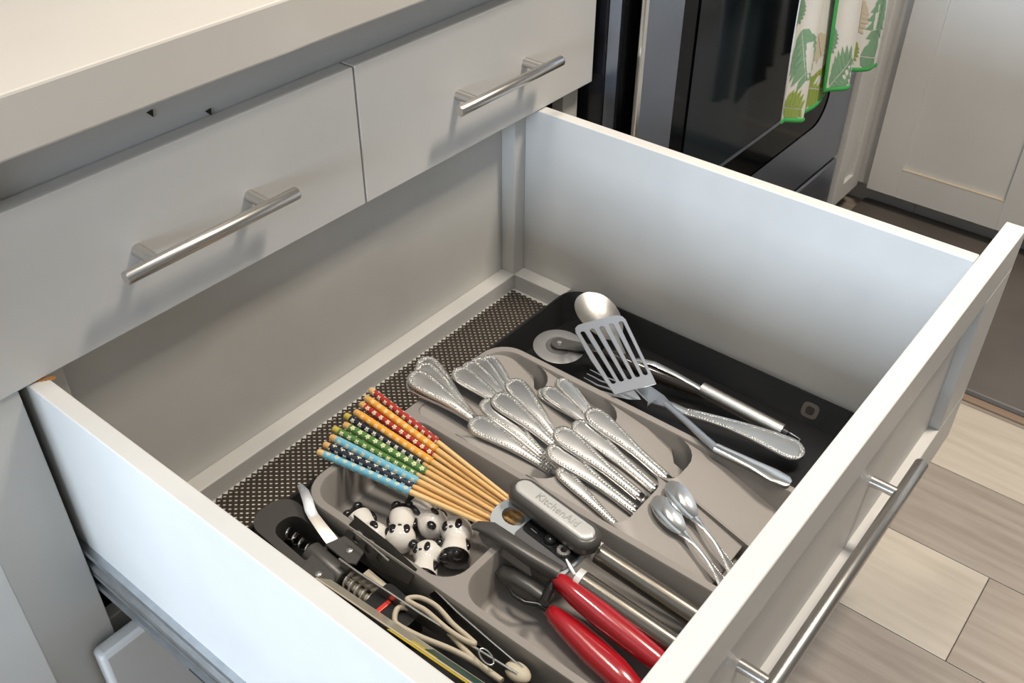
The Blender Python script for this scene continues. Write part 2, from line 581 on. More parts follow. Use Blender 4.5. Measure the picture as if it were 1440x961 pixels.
# ---------------------------------------------------------------- drawer liner: rubber lattice with square holes
ln = MB()
x0, x1, y0, y1 = 0.0245, 0.6850, -0.105, 0.0200
e1, e2 = V((0.00430, -0.00505, 0)), V((-0.00430, -0.00505, 0))
zt, zb = ZB + 0.0020, ZB + 0.0004
cells = []
for i in range(-120, 121):
    for j in range(-120, 121):
        c = V((0.33, -0.04, 0)) + e1 * i + e2 * j
        if x0 <= c.x <= x1 - 0.003 and y0 <= c.y <= y1 - 0.003:
            cells.append(c)
for c in cells:
    vs = []
    for q, z in ((1.0, zt - 0.0006), (0.78, zt + 0.0003), (0.55, zt - 0.0004), (0.51, zb)):
        for a, b in ((-1, -1), (1, -1), (1, 1), (-1, 1)):
            f = 1.0 if q == 1 else 1.0
            p = c + (e1 * a + e2 * b) * (0.5 * q * f)
            vs.append((p.x, p.y, z + (0.0004 if q == 0.78 and a == b else 0)))
    fs = []
    for r in range(3):
        for k in range(4):
            k2 = (k + 1) % 4
            fs.append((4 * r + k, 4 * r + 4 + k, 4 * r + 4 + k2, 4 * r + k2))
    ln.add(vs, fs)
ln.box((x0, -0.57, ZB + 0.0004), (x1, y0, ZB + 0.002))
lo_ = ln.build('drawer_liner', LINER, smooth=0, fix=False)
tag(lo_, 'dark brown open-weave non-slip liner on the drawer bottom behind the trays', 'drawer liner')

# ---------------------------------------------------------------- organizer
og = thing('cutlery_organizer', 'expanding cutlery organizer with a grey plastic insert between two black side trays', 'cutlery tray')
# black outer tray
bt = MB()
rim_o = rrect(0.0265, 0.7035, -0.568, -0.0725, 0.030)
rim_i = rrect(0.0295, 0.7005, -0.565, -0.0755, 0.027)
flo = rrect(0.045, 0.682, -0.55, -0.092, 0.026)
fou = rrect(0.042, 0.685, -0.553, -0.089, 0.026)
bt.loft([xy(fou, ZB + 0.0035), xy(rim_o, -0.2475), xy(rim_i, -0.2475), xy(flo, ZB + 0.0055)], caps=True)
bt.build('outer_tray', BLACKP, og, smooth=35, label='black outer tray')
st = MB()
M = frame(aty(1131, 582, -0.452) * 0 + V((0.6945, -0.452, -0.262)), V((0.6945, -0.352, -0.262)), (0.85, 0, 0.5))
# pale square ring with a dark centre on the right-hand wall of the black tray
wall_p = lambda y, z: V((0.682 + (z - (ZB + 0.0055)) / (-0.2475 - ZB - 0.0055) * 0.0185 - 0.0006, y, z))
ring, core = [], []
for k in range(16):
    a = 2 * math.pi * k / 16
    s = lambda e: math.copysign(abs(e) ** 0.6, e)
    ring.append(wall_p(-0.452 + 0.011 * s(math.cos(a)), -0.263 + 0.0085 * s(math.sin(a))))
    core.append(wall_p(-0.452 + 0.0055 * s(math.cos(a)), -0.263 + 0.0045 * s(math.sin(a))) + V((-0.0003, 0, 0)))
st.loft([ring, core], caps=False)
st.build('square_ring', DULLBROWN, og, smooth=0, label='pale square ring on the black wall')
MB().loft([core, [p + V((-0.0002, 0, 0)) for p in core]]).build('ring_centre', DEEPBROWN, og, smooth=0)
# grey insert
RZ = -0.2195
FLZ = -0.2735
gi = MB()
A1 = rrect(0.1770, 0.3350, -0.3070, -0.1030, 0.030, 8)
A2 = rrect(0.1770, 0.3350, -0.5490, -0.3150, 0.030, 8)
B = rrect(0.3430, 0.5050, -0.5490, -0.1030, (0.02, 0.02, 0.030, 0.012), 8)
outer = rrect(0.1690, 0.5130, -0.5570, -0.0950, (0.03, 0.03, 0.036, 0.036), 8)
gi.plate(outer, [A1, A2, B], RZ, RZ)


def shrink(lp, d):
    cx = sum(p[0] for p in lp) / len(lp)
    cy = sum(p[1] for p in lp) / len(lp)
    hx = max(p[0] for p in lp) - cx
    hy = max(p[1] for p in lp) - cy
    return [(cx + (p[0] - cx) * (1 - d / hx), cy + (p[1] - cy) * (1 - d / hy)) for p in lp]


for lp, dz in ((A1, 0), (A2, 0), (B, 0)):
    rs = [xy(lp, RZ), xy(shrink(lp, 0.0012), RZ - 0.0022), xy(shrink(lp, 0.006), FLZ + 0.007), xy(shrink(lp, 0.0085), FLZ + 0.0022), xy(shrink(lp, 0.014), FLZ)]
    gi.loft(rs, caps=False)
    n = len(lp)
    b = len(gi.v) - n
    gi.f.append(tuple(b + j for j in range(n)))
gi.loft([xy(outer, RZ), xy(shrink(outer, -0.0012), RZ - 0.002), xy(shrink(outer, 0.004), FLZ - 0.0012)], caps=False)
n = len(outer)
b = len(gi.v) - n
gi.f.append(tuple(b + j for j in range(n)))
ins = gi.build('insert', GREYP, og, smooth=50, label='grey plastic insert with stepped cutlery slots')
# stepped ramps of the insert
RAMP = {1: (-0.100, 0.34), 2: (-0.197, 0.34), 3: (-0.300, 0.34), 4: (-0.402, 0.32), 5: (-0.394, 0.36)}


def ramp_z(i, y):
    y0, s = RAMP[i]
    return RZ - 0.0006 + (y - y0) * s


def on_ramp(u, v, i, off=0.0):
    """point of the picture on ramp i (its slope carried on), off above it"""
    y0, s = RAMP[i]
    d = ray(u, v)
    # CAM.z + t d.z = RZ + off + (CAM.y + t d.y - y0) s
    t = (RZ - 0.0006 + off + (CAM.y - y0) * s - CAM.z) / (d.z - s * d.y)
    return CAM + d * t


def ramp(i, x0, x1, length, hl=0.030, hr=0.034):
    y0, s = RAMP[i]
    out = []
    # back edge from the left horn to the right horn
    if i == 1:
        out = [(x0, y0 - 0.012), (x0 + 0.004, y0 - 0.003), (x1 - 0.02, y0 - 0.003), (x1 - 0.006, y0 - 0.012), (x1, y0 - 0.026)]
    else:
        for k in range(7):
            t = R(180 + 90 * k / 6)
            out.append((x0 + hl + hl * math.cos(t), y0 + hl + hl * math.sin(t)))
        for k in range(7):
            t = R(270 + 90 * k / 6)
            out.append((x1 - hr + hr * math.cos(t), y0 + hr + hr * math.sin(t)))
    if i < 4:
        yn = RAMP[i + 1][0]
        out += [(x1, y0 - 0.03), (x1, yn + 0.040), (x1 - 0.016, yn + 0.026), (x1 - 0.018, y0 - length)]
    else:
        out += [(x1, y0 - 0.03), (x1, y0 - length)]
    out += [(x0, y0 - length), (x0, y0 - 0.03)]
    mb = MB()
    bm = bmesh.new()
    # split along y so that the ramp can bend from level to sloping
    mb.plate(out, [], 0, 0)
    vs = [V((p.x, p.y, RZ - 0.0006 if p.y >= y0 else ramp_z(i, p.y))) for p in mb.v]
    k = len(vs)
    fs = [tuple(f) for f in mb.f]
    q = MB()
    q.add(vs + [p + V((0, 0, -0.0026)) for p in vs], fs + [tuple(k + j for j in reversed(f)) for f in fs] + [(j, (j + 1) % k, k + (j + 1) % k, k + j) for j in range(k)])
    return q.build('ramp', GREYP, ins, smooth=25, label=None)


ramp(1, 0.3440, 0.5040, 0.140)
ramp(2, 0.3445, 0.5035, 0.145)
ramp(3, 0.3450, 0.5030, 0.145)
ramp(4, 0.4380, 0.5030, 0.143, hl=0.012)
ramp(5, 0.3455, 0.4360, 0.100, hl=0.020, hr=0.020)
wallr = MB()
ya, yb_ = -0.386, -0.545
wallr.add([(0.4360, ya, RZ - 0.002), (0.4385, ya, RZ - 0.002), (0.4385, ya, FLZ), (0.4360, ya, FLZ),
           (0.4360, yb_, ramp_z(4, yb_)), (0.4385, yb_, ramp_z(4, yb_)), (0.4385, yb_, FLZ), (0.4360, yb_, FLZ),
           (0.4360, -0.402, RZ - 0.001), (0.4385, -0.402, RZ - 0.001), (0.4385, -0.402, FLZ), (0.4360, -0.402, FLZ)],
          [(0, 1, 2, 3), (0, 8, 9, 1), (8, 4, 5, 9), (4, 7, 6, 5), (3, 2, 10, 11), (11, 10, 6, 7), (0, 3, 11, 8), (8, 11, 7, 4), (1, 9, 10, 2), (9, 5, 6, 10)])
wallr.build('slot_wall', GREYP, ins, smooth=0)

# ---------------------------------------------------------------- range
ov = thing('oven', 'slate stainless oven range with a black glass door window, behind the drawer', 'oven')
OX0, OX1, OY = 0.8560, 1.7330, -0.060
MB().box((0.8450, -0.012, FZ + 0.03), (OX1 + 0.006, 0.62, 0.262)).build('body', OVENB, ov, smooth=0, bevel=0.002)
MB().box((0.8455, -0.0315, FZ + 0.06), (0.8535, -0.013, 0.24)).build('side_strip', OVENS, ov, smooth=0)
win = rrect(0.9640, 1.6050, -0.318, 0.30, 0.055, 8)
Mo = Matrix.Translation((0, OY, 0)) @ Matrix.Rotation(R(90), 4, 'X')
door = MB().plate(rrect(OX0, OX1, -0.446, 0.20, 0.006, 3), [[(x, min(z, 0.17)) for x, z in win]], 0.0, -0.040, Mo).build('door', OVENS, ov, smooth=30)
MB().plate([(x, min(z, 0.17)) for x, z in win], [], -0.002, -0.036, Mo).build('door_window', GLASS, door, smooth=0, label='black glass border of the door window')
inn = [(x, min(z, 0.17)) for x, z in rrect(1.0120, 1.5650, -0.246, 0.30, 0.02, 6)]
MB().plate(inn, [], 0.0004, -0.0022, Mo).build('inner_glass', GLASS2, door, smooth=0)
MB().box((1.0250, OY - 0.0012, -0.2440), (1.5550, OY - 0.0002, -0.2370)).build('inner_trim', OVENS, door, smooth=0)
MB().box((OX0 - 0.0020, OY - 0.0025, -0.446), (OX0 + 0.0100, OY + 0.004, 0.20)).build('edge_trim', CHROME, door, smooth=0, bevel=0.002)
MB().box((OX0, OY - 0.002, -0.610), (OX1, -0.014, -0.4560)).build('storage_drawer', OVENS, ov, smooth=0, bevel=0.004)
MB().box((OX0 + 0.03, -0.03, -0.4555), (OX1 - 0.01, OY + 0.006, -0.4465)).build('gap_shade_bar', CHIP_SHADE, ov, smooth=0)  # solid dark bar standing in for the shade between door and drawer
h = MB().lathe([(0.90, 0.011), (0.902, 0.0125), (1.70, 0.0125), (1.702, 0.011)], 16, Matrix.Translation((0, -0.112, 0.1500)))
ho = h.build('handle', CHROME, door)
for x in (0.93, 1.672):
    MB().box((x - 0.010, -0.112, 0.142), (x + 0.010, OY + 0.001, 0.158)).build('handle_post', CHROME, door, smooth=0, bevel=0.002)

# ---------------------------------------------------------------- towel over the oven handle
tw = thing('dish_towel', 'white dish towel with green leaf print and green hem, hanging from the oven handle', 'towel')


def flap(top, bot, y, wave, ph, name, leaves, hemsides=('b',)):
    """hanging layer of the towel: top and bot are (x left, x right, z left, z right)"""
    def P(s, t, off=0.0):
        x0 = top[0] + (bot[0] - top[0]) * t
        x1 = top[1] + (bot[1] - top[1]) * t
        z0 = top[2] + (bot[2] - top[2]) * t
        z1 = top[3] + (bot[3] - top[3]) * t
        yy = y + wave * math.sin(ph + 5.2 * s) * (0.4 + 0.6 * t) + 0.003 * math.sin(3 * t + ph) - off
        return V((x0 + (x1 - x0) * s, yy, z0 + (z1 - z0) * s))
    ns, nt_ = 14, 18
    mb = MB()
    fr_, bk = [], []
    for j in range(nt_ + 1):
        fr_.append([P(i / ns, j / nt_) for i in range(ns + 1)])
        bk.append([P(i / ns, j / nt_, -0.0022) for i in range(ns + 1)])
    rings = [a + list(reversed(c)) for a, c in zip(fr_, bk)]
    mb.loft(rings)
    o = mb.build(name, TOWEL, tw, smooth=60)
    paths = {'b': [P(i / ns, 1) for i in range(ns + 1)], 'l': [P(0, j / nt_) for j in range(nt_ + 1)], 'r': [P(1, j / nt_) for j in range(nt_ + 1)]}
    for k in hemsides:
        MB().sweep(paths[k], (0.0042, 0.0030), 8, (0, 1, 0)).build('hem', HEM, o, label='green stitched hem')
    for kind, s0, t0, ang, size, mt in leaves:
        lf = MB()
        nfr = 7
        ax = V((math.cos(ang), math.sin(ang)))
        sd = V((-ax.y, ax.x))
        wd = (top[1] - top[0] + bot[1] - bot[0]) / 2
        ht = abs(top[2] - bot[2])

        def Q(a, b):
            p = ax * (a * size) + sd * (b * size)
            s, t = s0 + p.x / wd, t0 + p.y / ht
            return P(min(max(s, 0.015), 0.985), min(max(t, 0.01), 0.985), 0.0007)
        for sg in (-1, 1):
            for k in range(nfr):
                a0 = -0.42 + 0.84 * k / nfr
                wk = 0.46 * math.sin(math.pi * (k + 0.9) / (nfr + 0.9)) ** 0.7
                lf.add([Q(a0, 0.012 * sg), Q(a0 + 0.112, 0.012 * sg), Q(a0 + 0.170, wk * sg * 0.62), Q(a0 + 0.19, wk * sg), Q(a0 + 0.062, wk * sg * 0.70)],
                       [(0, 1, 2, 4), (4, 2, 3)])
        lf.build('leaf_print', mt, o, smooth=0, kind='stuff')
    return o


ZT = 0.1640
flap((1.205, 1.300, ZT, ZT), (1.2180, 1.2960, -0.161, -0.184), -0.130, 0.006, 0.3, 'left_fold', [('p', 0.55, 0.66, 1.2, 0.110, LEAF1), ('p', 0.40, 0.93, 0.1, 0.075, LEAF2), ('p', 0.10, 0.42, 1.5, 0.05, LEAF1)], ('b',))
flap((1.286, 1.345, ZT, ZT), (1.2900, 1.4090, -0.186, -0.180), -0.118, 0.005, 1.6, 'rear_fold', [('p', 0.55, 0.90, 0.5, 0.10, LEAF2), ('p', 0.45, 0.66, 1.2, 0.06, LEAF3)], ('b', 'l'))
flap((1.330, 1.440, ZT, ZT), (1.3700, 1.4760, -0.156, -0.181), -0.136, 0.006, 0.9, 'middle_fold', [('p', 0.50, 0.90, -0.7, 0.095, LEAF1), ('p', 0.03, 0.70, 1.4, 0.06, LEAF1)], ('b', 'l'))
flap((1.436, 1.600, ZT, ZT), (1.4730, 1.6600, -0.153, -0.203), -0.124, 0.008, 2.2, 'right_fold', [('p', 0.66, 0.70, 1.8, 0.130, LEAF1), ('p', 0.55, 0.93, 0.1, 0.110, LEAF1), ('p', 0.25, 0.45, 1.3, 0.08, LEAF2), ('p', 0.10, 0.88, 1.5, 0.06, LEAF2), ('p', 0.16, 0.68, 1.5, 0.07, LEAF3)], ('b',))
over = MB()
over.loft([[V((x, -0.112 + 0.0165 * math.cos(a) * (1.25 if math.cos(a) < 0 else 1), 0.1500 + 0.0165 * math.sin(a))) for a in [math.pi * k / 8 for k in range(9)]] +
           [V((x, -0.112 + 0.0140 * math.cos(a) * (1.25 if math.cos(a) < 0 else 1), 0.1500 + 0.0140 * math.sin(a))) for a in [math.pi * k / 8 for k in range(8, -1, -1)]] for x in (1.205, 1.3, 1.4, 1.5, 1.6)])
over.build('fold_over_handle', TOWEL, tw, smooth=60)

# ---------------------------------------------------------------- cabinets in the corner
fc = thing('corner_cabinet', 'narrow white painted cabinet between the oven and the corner', 'cabinet')


def shaker(x0, x1, z0, z1, w, name, parent, M, th=0.020, rec=0.008):
    d = MB()
    d.box((x0, -th, z0), (x0 + w, 0, z1), M).box((x1 - w, -th, z0), (x1, 0, z1), M)
    d.box((x0 + w, -th, z0), (x1 - w, 0, z0 + w), M).box((x0 + w, -th, z1 - w), (x1 - w, 0, z1), M)
    o = d.build(name, PAINT, parent, smooth=0, bevel=0.001, seg=1)
    MB().box((x0 + w, -th + rec, z0 + w), (x1 - w, -0.002, z1 - w), M).build('door_panel', PAINT, o, smooth=0)
    return o


shaker(1.7450, 1.8900, -0.588, 0.20, 0.045, 'door', fc, Matrix.Translation((0, -0.050, 0)))
MB().box((1.7420, -0.050, FZ + 0.062), (1.9095, 0.60, 0.21)).build('carcass', PAINT, fc, smooth=0)
MB().box((1.7420, 0.0, FZ), (1.96, 0.02, FZ + 0.062)).build('toe_kick', PAINT, fc, smooth=0)
rc = thing('wall_cabinet_run', 'white painted base cabinet with recessed-panel doors, far right beyond the drawer', 'cabinet')
rc.name = 'base_cabinet'
MW[rc.name] = Matrix()
Mr = Matrix.Translation((1.9100, 0, 0)) @ Matrix.Rotation(R(-90), 4, 'Z')
d1 = shaker(0.0930, 0.4640, -0.588, 0.20, 0.0710, 'door', rc, Mr)
MB().box((0.164, -0.0202, -0.5175), (0.393, -0.0118, -0.5155), Mr).build('worn_edge', WORN, d1, smooth=0, label='worn beige edge of the lower rail')
shaker(0.4670, 0.8400, -0.588, 0.20, 0.0710, 'door', rc, Mr)
shaker(0.8430, 1.2200, -0.588, 0.20, 0.0710, 'door', rc, Mr)
MB().box((1.9105, -1.3, FZ + 0.062), (2.55, -0.0520, 0.21)).build('carcass', PAINT, rc, smooth=0)
MB().box((1.9480, -0.1995, FZ), (1.9640, 0.0, FZ + 0.0625)).build('toe_kick', PAINT, rc, smooth=0)
MB().box((1.9480, -1.3, FZ), (1.9640, -0.2010, FZ + 0.0625)).build('toe_kick', PAINT, rc, smooth=0)
c2 = MB().box((1.7400, -0.075, 0.2155), (2.58, 0.655, 0.2645)).box((1.8800, -1.32, 0.2155), (2.58, -0.075, 0.2645)).build('countertop', QUARTZ, smooth=0)
tag(c2, 'white quartz corner countertop above the far right cabinets', 'countertop')
fm = thing('floor_mat', 'dark grey smooth kitchen mat on the floor in front of the far right cabinets', 'mat')
MB().loft([xy(rrect(1.3450, 1.9380, -1.45, -0.075, 0.015, 4), FZ + 0.0008), xy(rrect(1.3450, 1.9380, -1.45, -0.075, 0.015, 4), FZ + 0.004)]).build('mat_edge', MATEDGE, fm, smooth=0)
MB().loft([xy(rrect(1.3620, 1.9370, -1.44, -0.080, 0.012, 4), FZ + 0.0042), xy(rrect(1.3640, 1.9360, -1.435, -0.082, 0.012, 4), FZ + 0.0150)]).build('mat_top', MATF, fm, smooth=40, bevel=0.002)

# ---------------------------------------------------------------- chopsticks
CHOP = [('red', (520.5, 548), 'red-sleeved chopstick, rightmost of the fan, next to the spoons'),
        ('orange', (514, 559), 'orange-sleeved chopstick lying between the two red ones'),
        ('red', (507, 568), 'red-sleeved chopstick between the two orange ones'),
        ('orange', (499, 579), 'orange-sleeved chopstick beside the black-sleeved one in mid fan'),
        ('navy', (485.5, 584.5), 'black-sleeved chopstick with white flowers between orange and green ones'),
        ('green', (484, 597), 'green-sleeved chopstick with a plain end, next to the upper black one'),
        ('green', (469, 603), 'green-sleeved chopstick with a yellow end, next to the upper blue one'),
        ('blue', (465, 614.5), 'light blue sleeved chopstick between the green and the lower black one'),
        ('navy', (455.5, 625), 'black-sleeved chopstick with white flowers between the two blue ones'),
        ('blue', (447, 635.5), 'light blue sleeved chopstick at the left edge of the fan')]
CL = 0.262


def chop_parts(color, wood, endm, root):
    s = MB()
    g = []
    prof = [(0.0, 0.0030), (0.0012, 0.0040)]
    for k in range(8):
        prof.append((0.012 + 0.0275 * k, 0.00415 - 0.00021 * k))
    for k in range(4):
        x = 0.226 + 0.006 * k
        prof += [(x, 0.0025), (x + 0.0006, 0.0021), (x + 0.0012, 0.0025)]
    prof += [(CL - 0.001, 0.0021), (CL, 0.0012)]
    prof = [p for i, p in enumerate(prof) if not i or p[0] > prof[i - 1][0]]
    s.lathe(prof, 14)
    s.build('shaft', wood, root)
    n, k = 16, 12
    q = MB()
    x0, x1 = 0.0085, 0.118
    rings = [[V((x0 + (x1 - x0) * i / k, 0.00445 * math.cos(2 * math.pi * j / n), 0.00445 * math.sin(2 * math.pi * j / n))) for j in range(n)] for i in range(k + 1)]
    q.loft(rings, caps=False)
    o = q.build('sleeve', SLEEVE[color], root, fix=False, label=color.replace('navy', 'black') + ' flower-printed sleeve')
    me = o.data
    uv = me.uv_layers.new(name='UVMap')
    for p in me.polygons:
        for li in p.loop_indices:
            vi = me.loops[li].vertex_index
            i, j = vi // n, vi % n
            jj = j
            if j == 0 and any(me.loops[l].vertex_index % n == n - 1 for l in p.loop_indices):
                jj = n
            uv.data[li].uv = (jj / n, i / k)
    if endm:
        e = MB().lathe([(-0.0003, 0.0030), (0.0008, 0.0041), (0.0084, 0.0043)], 14)
        e.build('end_cap', endm, root)


for i, (c, e, lab) in enumerate(CHOP):
    t = i / 9
    zo = 0.0050 if i in (1, 3, 5, 7) else 0.0
    a = at(e[0], e[1], -0.2105 + zo)
    b_ = at(748 - 24 * t, 726 + 30 * t, -0.2330 + zo * 0.9)
    M = frame(a, b_, roll=random.uniform(0, 6))
    root = thing('chopstick', lab, 'chopstick', M, 'flower-printed chopsticks')
    chop_parts(c, BAMBOO if i in (2, 3, 7, 8) or i % 3 else BAMBOO2, BAMEND if i in (4, 6) else None, root)


# ---------------------------------------------------------------- panda chopstick rests
def panda(feet, head, roll, label, sc=1.25, z=-0.2560):
    a, b_ = at(*feet, z), at(*head, z)
    M = frame(a, b_, roll=roll) @ Matrix.Scale(sc, 4)
    L = 0.046
    k = (b_ - a).length / (L * sc)
    root = thing('panda_figurine', label, 'figurine', frame(a, b_, roll=roll), 'small ceramic panda chopstick rests')
    T = Matrix.Scale(sc, 4)
    body = MB()
    prof = [(0.0, 0.0015), (0.0012, 0.0075), (0.004, 0.0108), (0.009, 0.0124), (0.015, 0.0122), (0.020, 0.0110), (0.0235, 0.0100), (0.0265, 0.0112), (0.030, 0.0129), (0.035, 0.0138), (0.040, 0.0126), (0.0440, 0.0092), (0.0462, 0.0045), (0.0468, 0.0010)]
    body.lathe(prof, 24, T)
    body.build('body', CERW, root, smooth=80)
    bl = MB()
    bl.lathe([(-0.0008, 0.0015), (0.0004, 0.0080), (0.0032, 0.0113), (0.0070, 0.0126), (0.0086, 0.0125)], 24, T)
    bl.build('hindquarters', CERB, root, smooth=80, label='black glazed hindquarters')
    for s in (-1, 1):
        MB().ell((0.0034, 0.0055 * s, 0.0070), (0.0040, 0.0052, 0.0056), T, 14, 8).build('foot', CERB, root, smooth=80)
        MB().ell((0.0425, 0.0118 * s, 0.0030), (0.0046, 0.0046, 0.0036), T, 14, 8).build('ear', CERB, root, smooth=80)
        MB().ell((0.0330, 0.0058 * s, 0.0116), (0.0050, 0.0034, 0.0021), T, 12, 8).build('eye_patch', CERB, root, smooth=80)
        MB().sweep([T @ V(p) for p in ((0.0235, 0.0090 * s, 0.0010), (0.0195, 0.0112 * s, 0.0012), (0.0150, 0.0120 * s, 0.0016), (0.0110, 0.0112 * s, 0.0020))], [(0.0016 * sc, 0.0018 * sc), (0.0022 * sc, 0.0030 * sc), (0.0022 * sc, 0.0028 * sc), (0.0014 * sc, 0.0014 * sc)], 12).build('arm', CERB, root, smooth=80)
    MB().ell((0.0300, 0.0, 0.0128), (0.0012, 0.0018, 0.0012), T, 10, 6).build('nose', CERB, root, smooth=80)
    return root


panda((568, 716), (561, 774), 0.0, 'ceramic panda with its black feet pointing to the chopsticks and its crown to the front')
panda((578, 705), (619, 748), -0.75, 'ceramic panda half under the chopsticks, its white body behind its head')
panda((638, 795), (645, 728), -0.35, 'ceramic panda with a large black base towards the viewer, beside the hand tool', 1.30)
panda((593, 822), (606, 757), -0.45, 'frontmost ceramic panda, its lower body cut off by the tray rim', 1.15)
panda((497, 722), (536, 768), 0.3, 'ceramic panda mostly hidden behind the steel tongs')


# ---------------------------------------------------------------- beaded cutlery
def beaded_handle(root, L, w0, wn, neck=None, xs=0.0, arch=0.004):
    """flat handle with a raised beaded rim; local x from its round end, z up"""
    prof = [(0.0, 0.10), (0.0007, 0.30), (0.0022, 0.53), (0.0048, 0.75), (0.009, 0.92), (0.0145, 1.0), (0.024, 1.0), (0.036, 0.90), (0.052, 0.72), (0.070, 0.56), (0.090, 0.44), (0.112, 0.38)]
    k = L / 0.112
    pts = []
    for j in range(9):                                   # round end
        t = math.pi / 2 * j / 8
        pts.append((w0 * (1 - math.cos(t)), w0 * math.sin(t)))
    for x, f in prof:
        if x > 0.0145:
            x = x if x <= 0.024 else 0.024 + (x - 0.024) * (L - 0.024) / 0.088
            pts.append((max(x, w0 * 1.1), max(w0 * f, wn)))
    N = len(pts)
    nor = []
    for i in range(N):
        a, c = pts[max(i - 1, 0)], pts[min(i + 1, N - 1)]
        tx, ty = c[0] - a[0], c[1] - a[1]
        l = math.hypot(tx, ty)
        nor.append((ty / l, -tx / l) if i else (1.0, 0.0))
    D = [(0.0, 0.0), (0.0003, 0.0017), (0.0013, 0.0028), (0.0022, 0.0017), (0.0027, 0.0009), (0.0056, 0.0009), (0.0062, 0.0021)]
    zb = lambda x: arch * math.sin(math.pi * min(max(x / L, 0), 1))

    def at_(i, d, s):
        x, y = pts[i]
        d = min(d, d * y * 0.84 / 0.0062) if i > 8 else d
        return x + nor[i][0] * d, s * max(y + nor[i][1] * d, 0.0)
    hb = MB()
    vs, fs = [], []
    ix = {}
    for i in range(N):
        for s in ((1, -1) if i else (1,)):
            for k, (d, h) in enumerate(D):
                x, y = at_(i, d, s)
                ix[i, s, k] = len(vs)
                vs.append((x, y, h + zb(x)))
        xm = at_(i, D[-1][0], 1)[0]
        ix[i, 0] = len(vs)
        vs.append((xm, 0, 0.0024 + zb(xm)))
        ix[i, 9] = len(vs)
        vs.append((pts[i][0], 0, -0.0003 + zb(pts[i][0])))
    g = lambda i, s, k: ix[i, s if i else 1, k]
    K = len(D) - 1
    for i in range(N - 1):
        for s in (1, -1):
            for k in range(K):
                q = (g(i, s, k), g(i + 1, s, k), g(i + 1, s, k + 1), g(i, s, k + 1))
                fs.append(q)
            fs.append((g(i, s, K), g(i + 1, s, K), ix[i + 1, 0], ix[i, 0]))
            fs.append((g(i, s, 0), g(i + 1, s, 0), ix[i + 1, 9], ix[i, 9]))
    fs.append(tuple([ix[N - 1, 9]] + [g(N - 1, 1, k) for k in range(K + 1)] + [ix[N - 1, 0]] + [g(N - 1, -1, k) for k in range(K, -1, -1)]))
    hb.add(vs, fs)
    hb.build('handle', CUTLERY, root, smooth=50)
    bd = MB()
    for s in (-1, 1):
        acc = 0.0 if s > 0 else 0.0035
        for i in range(N - 1):
            (xa, wa), (xb, wb) = at_(i, 0.00415, 1), at_(i + 1, 0.00415, 1)
            d = math.hypot(xb - xa, wb - wa)
            while acc < d:
                t = acc / d
                x, y = xa + (xb - xa) * t, s * (wa + (wb - wa) * t)
                z, r = 0.0009 + zb(x), 0.00138
                ring = [[(x + r * c * math.cos(q * math.pi / 3), y + r * c * math.sin(q * math.pi / 3), z + h) for q in range(6)] for c, h in ((1.0, 0.0), (0.8, 0.0012), (0.35, 0.0018))]
                b0 = bd.add([p for rr in ring for p in rr], [])
                for u in range(2):
                    for q in range(6):
                        bd.f.append((b0 + 6 * u + q, b0 + 6 * u + (q + 1) % 6, b0 + 6 * u + 6 + (q + 1) % 6, b0 + 6 * u + 6 + q))
                bd.f.append(tuple(b0 + 12 + q for q in range(6)))
                acc += 0.0035
            acc -= d
    bd.build('bead_border', BEAD, root, smooth=80, kind='stuff')


def fork_proto(label, M, group):
    r = thing('fork', label, 'fork', M, group)
    beaded_handle(r, 0.112, 0.0152, 0.0055)
    hd = MB()
    hd.sweep([(0.1115, 0, 0.0005), (0.125, 0, 0.0), (0.138, 0, 0.0), (0.150, 0, -0.001)], [(0.0060, 0.0014), (0.0050, 0.0014), (0.0095, 0.0010), (0.0110, 0.0009)], 8, power=3)
    hd.build('head', CHROME, r)
    for k in range(4):
        y = -0.0090 + 0.006 * k
        MB().sweep([(0.1495, y, -0.001), (0.170, y, -0.003), (0.182, y * 0.95, 0.0)], [(0.0016, 0.0008), (0.0014, 0.0008), (0.0006, 0.0006)], 6).build('tine', CHROME, r)
    return r


def spoon_bowl(r, x0, L, w, depth, mtl=CHROME, tip=0.0):
    bw = MB()
    ns, nr = 20, 5
    rings = []
    for i in range(nr + 1):
        q = max(i / nr, 0.02)
        ring = []
        for j in range(ns * 2):
            a = 2 * math.pi * j / (ns * 2)
            cx = math.cos(a)
            x = x0 + L / 2 + L / 2 * cx * q
            sy = math.sin(a) * (1 - 0.16 * cx)
            ring.append(V((x, w * sy * q, -depth * (1 - q * q))))
        rings.append(ring)
    under = [[p + V((0, 0, -0.0010)) for p in rg] for rg in rings]
    bw.loft(rings + list(reversed(under)), caps=False)
    bw.build('bowl', mtl, r, smooth=70, label='polished oval bowl')


def spoon_proto(label, M, group):
    r = thing('spoon', label, 'spoon', M, group)
    beaded_handle(r, 0.112, 0.0152, 0.0055)
    MB().sweep([(0.1115, 0, 0.0005), (0.125, 0, 0.0), (0.138, 0, 0.0)], [(0.0060, 0.0014), (0.0045, 0.0016), (0.0060, 0.0012)], 8, power=3).build('neck', CHROME, r)
    spoon_bowl(r, 0.136, 0.052, 0.0175, 0.005)
    return r


